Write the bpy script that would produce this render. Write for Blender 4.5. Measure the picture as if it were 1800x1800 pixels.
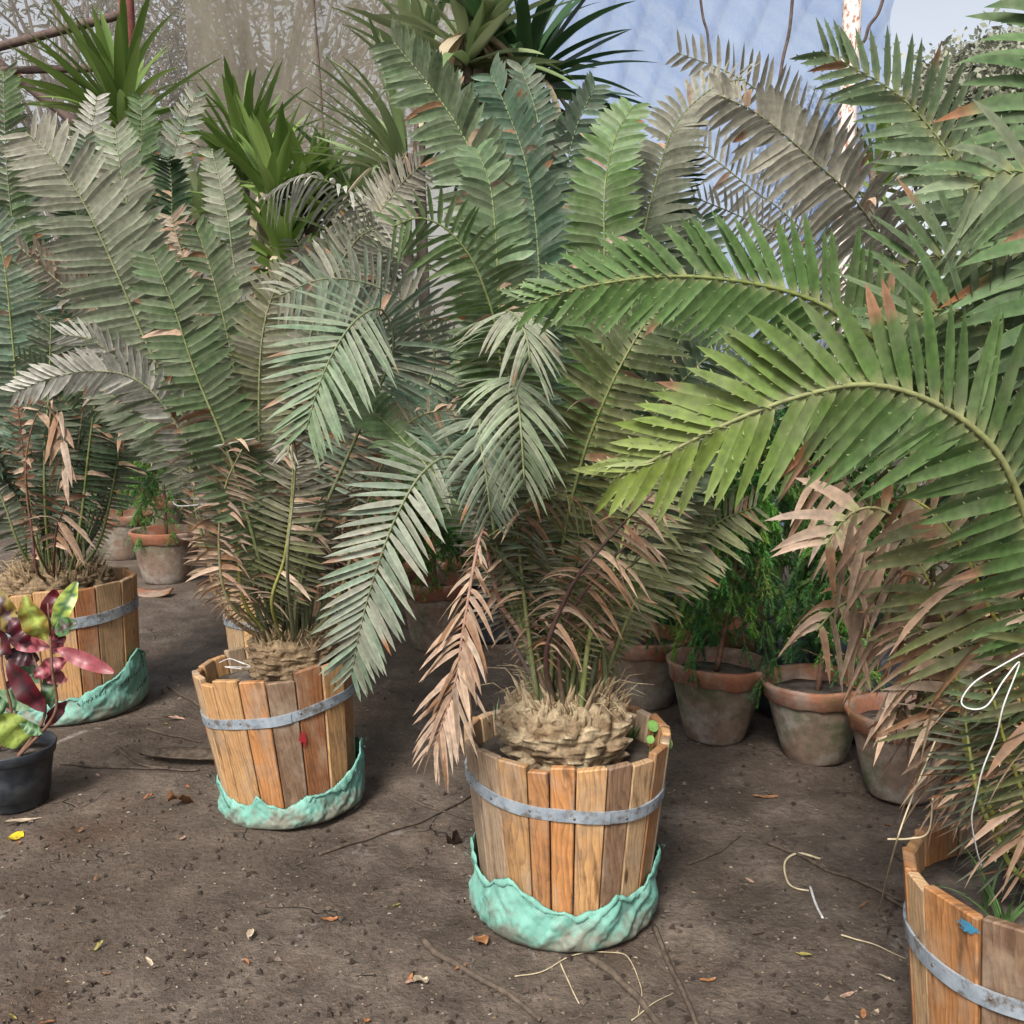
import bpy, bmesh, math, random
import numpy as np
from mathutils import Vector, Matrix, noise as mn
R = math.radians
for o in list(bpy.data.objects): bpy.data.objects.remove(o, do_unlink=True)
scene = bpy.context.scene
COL = scene.collection
rng = random.Random(7)

# ------------------------------------------------------------------ camera
CAM_H, PITCH, FPX = 1.5, R(8.0), 1805.0
cam = bpy.data.objects.new('camera', bpy.data.cameras.new('camera'))
COL.objects.link(cam)
cam.location = (0, 0, CAM_H)
cam.rotation_euler = (math.pi / 2 - PITCH, 0, 0)
cam.data.sensor_width = 36.0
cam.data.lens = 36.0 * FPX / 1800.0
cam.data.clip_start = 0.05
cam.data.clip_end = 2000
scene.camera = cam

# ------------------------------------------------------------------ light
SUN_EL, SUN_AZ = R(46), R(-160)      # soft sun high behind the camera, a little to the left
world = bpy.data.worlds.new('World'); scene.world = world; world.use_nodes = True
wn = world.node_tree.nodes; wl = world.node_tree.links
bg = wn['Background']
sky = wn.new('ShaderNodeTexSky'); sky.sky_type = 'NISHITA'; sky.sun_disc = False
sky.sun_elevation = SUN_EL; sky.sun_rotation = SUN_AZ
sky.air_density = 1.0; sky.dust_density = 3.0; sky.ozone_density = 1.0
hsv = wn.new('ShaderNodeHueSaturation'); hsv.inputs['Saturation'].default_value = 0.34
wl.new(sky.outputs[0], hsv.inputs['Color']); wl.new(hsv.outputs[0], bg.inputs['Color'])
bg.inputs['Strength'].default_value = 0.095
sun = bpy.data.objects.new('sun', bpy.data.lights.new('sun', 'SUN')); COL.objects.link(sun)
sun.data.energy = 2.6; sun.data.angle = R(16); sun.data.color = (1.0, 0.95, 0.88)
sd = Vector((math.sin(SUN_AZ) * math.cos(SUN_EL), math.cos(SUN_AZ) * math.cos(SUN_EL), math.sin(SUN_EL)))
sun.rotation_euler = sd.to_track_quat('Z', 'Y').to_euler()
vs = scene.view_settings
vs.view_transform = 'Standard'; vs.look = 'None'; vs.gamma = 1.0; vs.exposure = 1.05
vs.use_curve_mapping = False
cy = scene.cycles
cy.max_bounces = 5; cy.diffuse_bounces = 3; cy.glossy_bounces = 2; cy.transmission_bounces = 3; cy.transparent_max_bounces = 10
cy.caustics_reflective = False; cy.caustics_refractive = False

# ------------------------------------------------------------------ helpers
cP, sP = math.cos(PITCH), math.sin(PITCH)
def ray(u, v):
    x = (u - 900) / FPX; y = -(v - 900) / FPX
    return Vector((x, cP + y * sP, -sP + y * cP))
def at(u, v, Y):
    d = ray(u, v); return Vector((0, 0, CAM_H)) + d * (Y / d.y)
def gnd(u, v, z=0.0):
    d = ray(u, v); return Vector((0, 0, CAM_H)) + d * ((z - CAM_H) / d.z)
def px(p, Y): return p * Y * 1.02 / FPX          # pixels to metres at a distance
def lerp(a, b, t): return a + (b - a) * t
def mixc(a, b, t): return tuple(lerp(a[i], b[i], t) for i in range(3))
def interp(x, xs, ys): return float(np.interp(x, xs, ys))

class MB:
    def __init__(s): s.v = []; s.f = []; s.c = []; s.uv = []
    def vert(s, p, c=(1, 1, 1), uv=(0, 0)):
        s.v.append((p[0], p[1], p[2])); s.c.append(c); s.uv.append(uv); return len(s.v) - 1
    def quad(s, pts, c=(1, 1, 1)):
        b = len(s.v)
        for p in pts: s.vert(p, c)
        s.f.append(tuple(range(b, b + len(pts))))
    def tube(s, pts, rads, n=6, c=(1, 1, 1), cap=True):
        b = len(s.v); m = len(pts); ref = Vector((0.3, 0.2, 1)).normalized()
        pts = [Vector(p) for p in pts]; prev = None
        for i, p in enumerate(pts):
            t = (pts[min(i + 1, m - 1)] - pts[max(i - 1, 0)])
            t = t.normalized() if t.length > 1e-9 else Vector((0, 0, 1))
            a = (prev if prev is not None else (ref if abs(t.dot(ref)) < .9 else Vector((1, 0, 0))))
            a = (a - t * a.dot(t)).normalized(); prev = a; q = t.cross(a)
            cc = c[i] if isinstance(c, list) else c
            for k in range(n):
                an = 2 * math.pi * k / n
                s.vert(p + (a * math.cos(an) + q * math.sin(an)) * rads[i], cc, (k / n, i / m))
        for i in range(m - 1):
            for k in range(n):
                k2 = (k + 1) % n
                s.f.append((b + i * n + k, b + i * n + k2, b + (i + 1) * n + k2, b + (i + 1) * n + k))
        if cap:
            s.f.append(tuple(b + k for k in reversed(range(n))))
            s.f.append(tuple(b + (m - 1) * n + k for k in range(n)))
    def lathe(s, prof, n=40, c=(1, 1, 1), wob=None, closed=False):
        b = len(s.v); m = len(prof)
        for i, (r, z) in enumerate(prof):
            for k in range(n):
                a = 2 * math.pi * k / n
                rr, zz = (r, z) if wob is None else wob(r, z, a, i)
                s.vert((rr * math.cos(a), rr * math.sin(a), zz), c, (k / n, i / m))
        for i in range(m - 1):
            for k in range(n):
                k2 = (k + 1) % n
                s.f.append((b + i * n + k, b + i * n + k2, b + (i + 1) * n + k2, b + (i + 1) * n + k))
        return b
    def build(s, name, mat, parent=None, root=None, local=False, smooth=True):
        me = bpy.data.meshes.new(name)
        v = np.array(s.v, dtype=np.float64).reshape(-1, 3)
        if root is not None and not local: v = v - np.array(root.location)
        me.from_pydata(v.tolist(), [], s.f)
        ca = me.color_attributes.new('col', 'FLOAT_COLOR', 'POINT')
        arr = np.ones((len(s.v), 4), dtype=np.float32); arr[:, :3] = np.array(s.c, dtype=np.float32).reshape(-1, 3)
        ca.data.foreach_set('color', arr.ravel())
        if any(u != (0, 0) for u in s.uv):
            ul = me.uv_layers.new(name='UVMap')
            li = np.zeros(len(me.loops), dtype=np.int32); me.loops.foreach_get('vertex_index', li)
            ul.data.foreach_set('uv', np.array(s.uv, dtype=np.float32)[li].ravel())
        if smooth: me.polygons.foreach_set('use_smooth', [True] * len(me.polygons))
        me.materials.append(mat); me.update()
        o = bpy.data.objects.new(name, me); COL.objects.link(o)
        p = parent if parent is not None else root
        if p is not None: o.parent = p
        return o

def empty(name, loc, label, cat, group=None, rot=(0, 0, 0)):
    o = bpy.data.objects.new(name, None); COL.objects.link(o)
    o.location = loc; o.rotation_euler = rot; o.empty_display_size = .1
    return tag(o, label, cat, group)
def tag(o, label=None, cat=None, group=None, kind=None):
    if label: o['label'] = label
    if cat: o['category'] = cat
    if group: o['group'] = group
    if kind: o['kind'] = kind
    return o
def crom(pts, n):
    P = [Vector(p) for p in pts]; P = [P[0] * 2 - P[1]] + P + [P[-1] * 2 - P[-2]]
    out = []
    for i in range(1, len(P) - 2):
        for k in range(n):
            t = k / n
            out.append(0.5 * ((2 * P[i]) + (P[i + 1] - P[i - 1]) * t + (2 * P[i - 1] - 5 * P[i] + 4 * P[i + 1] - P[i + 2]) * t * t
                              + (3 * P[i] - P[i - 1] - 3 * P[i + 1] + P[i + 2]) * t ** 3))
    out.append(P[-2]); return out
def resample(pts, n):
    d = [0.0]
    for i in range(1, len(pts)): d.append(d[-1] + (pts[i] - pts[i - 1]).length)
    A = np.array(pts); xs = np.linspace(0, d[-1], n)
    B = np.stack([np.interp(xs, d, A[:, k]) for k in range(3)], 1)
    return [Vector(b) for b in B], d[-1]

# ------------------------------------------------------------------ materials
class NT:
    def __init__(s, name):
        s.m = bpy.data.materials.new(name); s.m.use_nodes = True; s.t = s.m.node_tree
        s.b = s.t.nodes['Principled BSDF']; s.out = s.t.nodes['Material Output']
    def n(s, typ, **kw):
        nd = s.t.nodes.new('ShaderNode' + typ)
        for k, v in kw.items():
            if k.startswith('_'): nd.inputs[k[1:].replace('_', ' ')].default_value = v
            else: setattr(nd, k, v)
        return nd
    def l(s, a, b): s.t.links.new(a, b)
    def noise(s, vec, scale, detail=4, rough=.55, dist=0):
        nd = s.n('TexNoise'); nd.inputs['Scale'].default_value = scale; nd.inputs['Detail'].default_value = detail
        nd.inputs['Roughness'].default_value = rough; nd.inputs['Distortion'].default_value = dist
        if vec is not None: s.l(vec, nd.inputs['Vector'])
        return nd.outputs['Fac']
    def ramp(s, fac, stops):
        nd = s.n('ValToRGB'); e = nd.color_ramp.elements
        while len(e) > 1: e.remove(e[-1])
        for i, (p, c) in enumerate(stops):
            el = e[0] if i == 0 else e.new(p)
            el.position = p; el.color = (c[0], c[1], c[2], 1) if isinstance(c, (tuple, list)) else (c, c, c, 1)
        s.l(fac, nd.inputs['Fac']); return nd.outputs['Color']
    def mix(s, fac, a, b, typ='MIX'):
        nd = s.n('Mix', data_type='RGBA', blend_type=typ)
        for i, x in ((0, fac), (6, a), (7, b)):
            if isinstance(x, (int, float)): nd.inputs[i].default_value = x
            elif isinstance(x, tuple): nd.inputs[i].default_value = (x[0], x[1], x[2], 1)
            else: s.l(x, nd.inputs[i])
        return nd.outputs[2]
    def math(s, op, a, b=0.0):
        nd = s.n('Math', operation=op)
        for i, x in ((0, a), (1, b)):
            if isinstance(x, (int, float)): nd.inputs[i].default_value = x
            else: s.l(x, nd.inputs[i])
        return nd.outputs[0]
    def mapping(s, vec, scale=(1, 1, 1), loc=None):
        nd = s.n('Mapping'); nd.inputs['Scale'].default_value = scale
        s.l(vec, nd.inputs['Vector'])
        if loc is not None: s.l(loc, nd.inputs['Location'])
        return nd.outputs['Vector']
    def bump(s, h, strength=.3, dist=.01):
        nd = s.n('Bump'); nd.inputs['Strength'].default_value = strength; nd.inputs['Distance'].default_value = dist
        s.l(h, nd.inputs['Height']); s.l(nd.outputs[0], s.b.inputs['Normal']); return nd
    def obj(s): return s.n('TexCoord').outputs['Object']
    def uv(s): return s.n('TexCoord').outputs['UV']
    def col(s): return s.n('Attribute', attribute_name='col').outputs['Color']
    def set(s, color=None, rough=None, spec=None, metal=None):
        for k, x in (('Base Color', color), ('Roughness', rough), ('Specular IOR Level', spec), ('Metallic', metal)):
            if x is None: continue
            if isinstance(x, tuple): s.b.inputs[k].default_value = (x[0], x[1], x[2], 1)
            elif isinstance(x, (int, float)): s.b.inputs[k].default_value = x
            else: s.l(x, s.b.inputs[k])
    def translucent(s, color, fac):
        tr = s.n('BsdfTranslucent'); mx = s.n('MixShader'); mx.inputs[0].default_value = fac
        s.l(color, tr.inputs['Color']); s.l(s.b.outputs[0], mx.inputs[1]); s.l(tr.outputs[0], mx.inputs[2])
        s.l(mx.outputs[0], s.out.inputs['Surface'])

M = {}
def mat_leaf(name, trans=.22, rough=.5, spec=.35, dust=.25):
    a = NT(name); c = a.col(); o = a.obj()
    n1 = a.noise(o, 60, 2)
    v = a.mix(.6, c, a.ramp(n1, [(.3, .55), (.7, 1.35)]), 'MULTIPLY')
    if dust > 0:
        df = a.math('MULTIPLY', a.ramp(a.noise(o, 10, 3, .7), [(.45, 0.0), (.75, 1.0)]), dust)
        v = a.mix(df, v, (.36, .33, .26))
    a.set(v, rough, spec)
    a.translucent(v, trans); return a.m
M['leaf'] = mat_leaf('cycad_leaf')
M['dry'] = mat_leaf('dry_leaf', .12, .8, .15, .15)
M['sword'] = mat_leaf('sword_leaf', .25, .4, .45, .08)
M['needle'] = mat_leaf('needle', .25, .55, .3, .0)
M['croton'] = mat_leaf('croton_leaf', .2, .4, .4, .05)

def mat_wood():
    a = NT('barrel_wood'); oi = a.n('ObjectInfo'); uv = a.uv()
    off = a.n('CombineXYZ'); a.l(a.math('MULTIPLY', oi.outputs['Random'], 37.0), off.inputs[0])
    a.l(a.math('MULTIPLY', oi.outputs['Random'], 91.0), off.inputs[1])
    p = a.mapping(uv, (1, 1, 1), off.outputs[0])
    warp = a.noise(a.mapping(p, (9, 2.2, 1)), 1.0, 3)
    wv = a.n('TexWave', wave_type='BANDS', bands_direction='X', wave_profile='SAW')
    wv.inputs['Scale'].default_value = 21; wv.inputs['Distortion'].default_value = 0
    sep = a.n('SeparateXYZ'); a.l(p, sep.inputs[0])
    xx = a.math('ADD', sep.outputs[0], a.math('MULTIPLY', warp, .13))
    cb = a.n('CombineXYZ'); a.l(xx, cb.inputs[0]); a.l(cb.outputs[0], wv.inputs['Vector'])
    fine = a.noise(a.mapping(p, (420, 9, 1)), 1.0, 3)
    blot = a.noise(a.mapping(p, (11, 4.5, 1)), 1.0, 6, .65)
    c = a.mix(1.0, oi.outputs['Color'], a.ramp(wv.outputs['Fac'], [(0, 1.08), (.55, .97), (.9, .72), (1, .66)]), 'MULTIPLY')
    c = a.mix(.6, c, a.ramp(fine, [(.3, .6), (.7, 1.2)]), 'MULTIPLY')
    c = a.mix(a.ramp(blot, [(.52, 0.0), (.72, .55)]), c, (.42, .31, .2))
    stain = a.noise(a.mapping(p, (14, 2.3, 1)), 1.7, 5, .7)
    c = a.mix(a.ramp(stain, [(.55, 0.0), (.66, .8)]), c, (.10, .05, .026))
    c = a.mix(a.ramp(a.noise(a.mapping(p, (6, 3, 1)), 1.3, 6, .7), [(.5, 0.0), (.68, .7)]), c, (.30, .235, .175))
    drip = a.noise(a.mapping(p, (60, 1.6, 1)), 1.0, 4, .6)
    c = a.mix(a.ramp(drip, [(.56, 0.0), (.72, .6)]), c, (.12, .07, .042))
    dirt = a.noise(p, 23, 6, .7)
    c = a.mix(.5, c, a.ramp(dirt, [(.3, .55), (.6, 1.1)]), 'MULTIPLY')
    vor = a.n('TexVoronoi'); vor.inputs['Scale'].default_value = 1.0; a.l(a.mapping(p, (9, 3.2, 1)), vor.inputs['Vector'])
    c = a.mix(a.ramp(vor.outputs['Distance'], [(.05, .9), (.1, 0.0)]), c, (.07, .03, .012))
    a.set(c, a.ramp(dirt, [(.3, .75), (.7, .5)]), .35)
    a.bump(a.mix(.5, fine, wv.outputs['Fac']), .35, .003); return a.m
M['wood'] = mat_wood()
def mat_simple(name, c1, c2, scale, rough=.7, spec=.3, bump=.3, bd=.006, metal=0, detail=6, c3=None, s3=3):
    a = NT(name); o = a.obj(); n = a.noise(o, scale, detail, .62)
    c = a.ramp(n, [(.32, c1), (.68, c2)])
    if c3: c = a.mix(a.ramp(a.noise(o, s3, 6, .68), [(.5, 0.0), (.62, 1.0)]), c, c3)
    a.set(c, rough, spec, metal); a.bump(n, bump, bd); return a.m
M['steel'] = mat_simple('galvanised_steel', (.24, .29, .34), (.42, .48, .54), 30, .45, .5, .12, .002, .35, c3=(.17, .15, .135), s3=26)
M['nail'] = mat_simple('nail_metal', (.05, .05, .05), (.12, .11, .1), 60, .5, .5, .1)
M['soil'] = mat_simple('potting_soil', (.035, .028, .023), (.095, .078, .064), 18, .9, .2, .8, .015, c3=(.13, .11, .09), s3=7)
M['caudex'] = None
def mat_caudex():
    a = NT('caudex_bark'); o = a.obj(); c = a.col()
    n = a.noise(a.mapping(o, (60, 60, 30)), 1, 6, .7)
    v = a.mix(.8, c, a.ramp(n, [(.3, .45), (.7, 1.35)]), 'MULTIPLY')
    a.set(v, .85, .2); a.bump(n, .9, .015); return a.m
M['caudex'] = mat_caudex()
def mat_sack():
    a = NT('woven_sack'); uv = a.uv(); o = a.obj()
    ck = a.n('TexChecker'); ck.inputs['Scale'].default_value = 1.0; a.l(a.mapping(uv, (330, 330, 1)), ck.inputs['Vector'])
    ck.inputs['Color1'].default_value = (1, 1, 1, 1); ck.inputs['Color2'].default_value = (.72, .72, .72, 1)
    n = a.noise(o, 9, 6, .7); n2 = a.noise(o, 40, 4)
    c = a.ramp(n, [(.35, (.15, .39, .315)), (.65, (.25, .52, .43))])
    c = a.mix(1, c, ck.outputs['Color'], 'MULTIPLY')
    sp = a.n('SeparateXYZ'); a.l(uv, sp.inputs[0])
    mud = a.math('SUBTRACT', a.noise(o, 14, 6, .7), a.math('MULTIPLY', sp.outputs[1], 2.2))
    c = a.mix(a.ramp(mud, [(.28, 0.0), (.5, .85)]), c, (.19, .155, .12))
    c = a.mix(a.ramp(n2, [(.6, 0.0), (.8, .35)]), c, (.5, .62, .56))
    a.set(c, .6, .35)
    a.bump(a.mix(.5, ck.outputs['Color'], n2), .5, .002); a.translucent(c, .12); return a.m
M['sack'] = mat_sack()
M['ink'] = mat_simple('marker_ink', (.012, .014, .016), (.03, .03, .03), 40, .7)
def mat_pot(name, c1, c2, moss, lime):
    a = NT(name); o = a.obj()
    n = a.noise(o, 7, 7, .68); n2 = a.noise(o, 34, 5, .6)
    oi = a.n('ObjectInfo')
    ov = a.n('CombineXYZ'); a.l(a.math('MULTIPLY', oi.outputs['Random'], 20.0), ov.inputs[0]); a.l(a.math('MULTIPLY', oi.outputs['Random'], 33.0), ov.inputs[2])
    p = a.mapping(o, (1, 1, 1), ov.outputs[0])
    c = a.ramp(n, [(.3, c1), (.7, c2)])
    c = a.mix(a.ramp(a.noise(p, 5.5, 7, .7), [(.47, 0.0), (.6, lime)]), c, (.29, .265, .23))
    c = a.mix(a.ramp(a.noise(p, 4.2, 7, .65), [(.52, 0.0), (.66, moss)]), c, (.085, .10, .05))
    c = a.mix(a.ramp(a.noise(p, 8, 6, .7), [(.58, 0.0), (.7, .6)]), c, (.13, .085, .05))
    c = a.mix(.5, c, a.ramp(n2, [(.3, .6), (.7, 1.25)]), 'MULTIPLY')
    a.set(c, .85, .2); a.bump(a.mix(.5, n, n2), .55, .008); return a.m
M['pot'] = mat_pot('terracotta_body', (.145, .10, .075), (.235, .17, .128), .9, .8)
M['rim'] = mat_pot('terracotta_rim', (.20, .075, .042), (.31, .135, .08), .4, .55)
M['plastic'] = mat_simple('black_plastic', (.014, .018, .024), (.03, .036, .045), 30, .45, .45, .05, .002, c3=(.05, .055, .06), s3=7)
M['bark'] = mat_simple('stem_bark', (.09, .045, .03), (.2, .11, .075), 30, .8, .25, .5, .006)
M['greybark'] = mat_simple('grey_bark', (.10, .08, .065), (.22, .18, .15), 12, .9, .2, .7, .02)
M['twig'] = mat_simple('twig_bark', (.045, .033, .025), (.13, .10, .075), 40, .85, .2, .5, .004)
M['straw'] = mat_simple('dry_straw', (.30, .24, .14), (.55, .47, .32), 30, .75, .25, .2, .002)
M['string'] = mat_simple('white_string', (.42, .42, .4), (.62, .62, .6), 90, .7, .3, .3, .001)
M['wire'] = mat_simple('grey_wire', (.22, .22, .22), (.42, .41, .4), 50, .5, .4, .1, .001)
M['rust'] = None
def mat_rustpole():
    a = NT('rusty_white_paint'); o = a.obj()
    n = a.noise(a.mapping(o, (1, 1, .55)), 46, 6, .7)
    c = a.ramp(n, [(.53, (.66, .60, .56)), (.57, (.38, .2, .14)), (.72, (.2, .08, .05))])
    a.set(c, .75, .3); a.bump(n, .4, .004); return a.m
M['rust'] = mat_rustpole()
M['redpole'] = mat_simple('red_oxide_pole', (.11, .03, .025), (.2, .065, .05), 14, .7)
M['beam'] = mat_simple('weathered_beam', (.05, .035, .03), (.13, .09, .075), 16, .85)
def mat_ground():
    a = NT('trodden_earth'); o = a.obj()
    big = a.noise(o, .9, 6, .6); mid = a.noise(o, 5.5, 8, .65); fine = a.noise(o, 48, 6, .7); dots = a.noise(o, 120, 3, .6)
    c = a.ramp(mid, [(.28, (.068, .051, .039)), (.5, (.132, .101, .078)), (.72, (.215, .168, .132))])
    c = a.mix(a.ramp(big, [(.42, 0.0), (.62, .8)]), c, (.088, .062, .044))
    c = a.mix(a.ramp(a.noise(o, 1.7, 5, .6), [(.52, 0.0), (.66, .6)]), c, (.235, .185, .148))
    c = a.mix(a.ramp(a.noise(o, 1.15, 6, .65), [(.55, 0.0), (.66, .6)]), c, (.10, .058, .036))
    c = a.mix(.75, c, a.ramp(fine, [(.3, .5), (.7, 1.4)]), 'MULTIPLY')
    c = a.mix(a.ramp(dots, [(.67, 0.0), (.72, .65)]), c, (.36, .32, .27))
    c = a.mix(a.ramp(dots, [(.28, .7), (.33, 0.0)]), c, (.03, .022, .017))
    c = a.mix(a.ramp(a.noise(o, 3.2, 8, .75, .6), [(.63, 0.0), (.67, .65)]), c, (.33, .30, .27))
    vor = a.n('TexVoronoi', feature='DISTANCE_TO_EDGE'); vor.inputs['Scale'].default_value = 6.5
    wp = a.n('Vector', ) if False else None
    wv = a.mix(.2, o, a.n('TexNoise', _Scale=5.0).outputs['Color'])
    a.l(wv, vor.inputs['Vector'])
    crackm = a.math('MULTIPLY', a.ramp(vor.outputs['Distance'], [(.0, 1.0), (.028, 0.0)]), a.ramp(a.noise(o, 2.1, 5, .7), [(.57, 0.0), (.64, 1.0)]))
    c = a.mix(a.math('MULTIPLY', crackm, .65), c, (.03, .022, .017))
    wetn = a.noise(o, 1.1, 5, .6)
    wet = a.ramp(wetn, [(.4, .5), (.55, .9)])
    c = a.mix(1.0, c, a.ramp(wetn, [(.36, .62), (.5, 1.0)]), 'MULTIPLY')
    a.set(c, wet, .35)
    h = a.mix(.45, mid, fine); h = a.mix(a.math('MULTIPLY', crackm, .9), h, (0, 0, 0))
    a.bump(h, 1.0, .045); return a.m
M['ground'] = mat_ground()
def mat_net(name, c, opac, lo, hi, tr):
    a = NT(name); o = a.obj()
    n = a.noise(o, .55, 5, .6); f = a.noise(o, 24, 5, .7); w = a.noise(a.mapping(o, (3, 3, .6)), 2.2, 4)
    col = a.mix(.6, (c[0], c[1], c[2]), a.ramp(w, [(.3, .7), (.7, 1.25)]), 'MULTIPLY')
    a.set(col, .8, .1)
    tl = a.n('BsdfTranslucent'); a.l(col, tl.inputs['Color'])
    m1 = a.n('MixShader'); m1.inputs[0].default_value = tr
    a.l(a.b.outputs[0], m1.inputs[1]); a.l(tl.outputs[0], m1.inputs[2])
    tp = a.n('BsdfTransparent'); m2 = a.n('MixShader')
    al = a.math('MULTIPLY', a.ramp(n, [(.35, lo), (.6, hi)]), a.ramp(f, [(.33, .8), (.45, .95), (.6, 1.0)]))
    al = a.math('MULTIPLY', al, opac)
    a.l(al, m2.inputs[0]); a.l(tp.outputs[0], m2.inputs[1]); a.l(m1.outputs[0], m2.inputs[2])
    a.l(m2.outputs[0], a.out.inputs['Surface']); return a.m
def mat_bluenet():
    a = NT('blue_shade_net'); o = a.obj()
    mp = a.n('Mapping'); mp.inputs['Rotation'].default_value = (0, R(38), 0); a.l(o, mp.inputs['Vector'])
    st = a.noise(a.mapping(mp.outputs[0], (9, 1, .16)), 1.0, 2, .5); st2 = a.noise(a.mapping(mp.outputs[0], (34, 1, .3)), 1.0, 2, .5); sp = a.noise(o, 30, 3, .7)
    col = a.mix(a.ramp(st, [(.3, 0.0), (.7, 1.0)]), (.34, .50, .84), (.46, .62, .90))
    a.set(col, .8, .1); tl = a.n('BsdfTranslucent'); a.l(col, tl.inputs['Color']); m1 = a.n('MixShader'); m1.inputs[0].default_value = .75
    a.l(a.b.outputs[0], m1.inputs[1]); a.l(tl.outputs[0], m1.inputs[2]); tp = a.n('BsdfTransparent'); m2 = a.n('MixShader')
    al = a.math('MULTIPLY', a.ramp(st, [(.3, .82), (.7, .62)]), a.ramp(st2, [(.3, 1.0), (.7, .88)])); al = a.math('MULTIPLY', al, a.ramp(sp, [(.3, 1.0), (.7, .82)]))
    a.l(al, m2.inputs[0]); a.l(tp.outputs[0], m2.inputs[1]); a.l(m1.outputs[0], m2.inputs[2]); a.l(m2.outputs[0], a.out.inputs['Surface']); return a.m
M['net_beige'] = mat_net('beige_shade_net', (.36, .325, .26), .80, .8, 1.0, .6)
M['net_thin'] = mat_net('thin_shade_net', (.40, .37, .33), .45, .5, 1.0, .5)
M['net_blue'] = mat_bluenet()

# palettes (linear base colours)
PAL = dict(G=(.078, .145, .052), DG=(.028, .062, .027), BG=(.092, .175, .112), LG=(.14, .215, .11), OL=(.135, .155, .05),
           YG=(.20, .26, .05), DU=(.30, .285, .23), BR=(.24, .13, .085), PK=(.40, .27, .195), WH=(.5, .49, .44), HG=(.088, .165, .046),
           BLK=(.03, .035, .03))
DEAD = [(.25, .135, .075), (.36, .23, .155), (.44, .31, .215), (.31, .225, .165)]

# ------------------------------------------------------------------ ground
def axis(fine0, fine1, step, lo, hi):
    xs = list(np.arange(fine0, fine1 + 1e-6, step))
    s = step; x = fine0
    left = []
    while x > lo: s *= 1.35; x -= s; left.append(x)
    s = step; x = fine1; right = []
    while x < hi: s *= 1.35; x += s; right.append(x)
    return left[::-1] + xs + right
def gz(x, y):
    d = math.hypot(x, y)
    a = 1.0 if d < 14 else 0.3
    return a * (.012 * mn.noise(Vector((x * 1.1, y * 1.1, 0))) + .012 * mn.noise(Vector((x * 4, y * 4, 3))) + .008 * mn.noise(Vector((x * 11, y * 11, 7))) * (1 + mn.noise(Vector((x * 1.7, y * 1.7, 9))))) - .008
def build_ground():
    xs = axis(-3.4, 3.0, .03, -600, 600); ys = axis(.9, 7.0, .03, -300, 900)
    m = MB()
    for y in ys:
        for x in xs: m.vert((x, y, gz(x, y)))
    nx = len(xs)
    for j in range(len(ys) - 1):
        for i in range(nx - 1):
            m.f.append((j * nx + i, j * nx + i + 1, (j + 1) * nx + i + 1, (j + 1) * nx + i))
    o = m.build('ground', M['ground']); tag(o, 'bare brown trodden earth floor of the plant nursery', 'ground', kind='structure')
build_ground()

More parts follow.
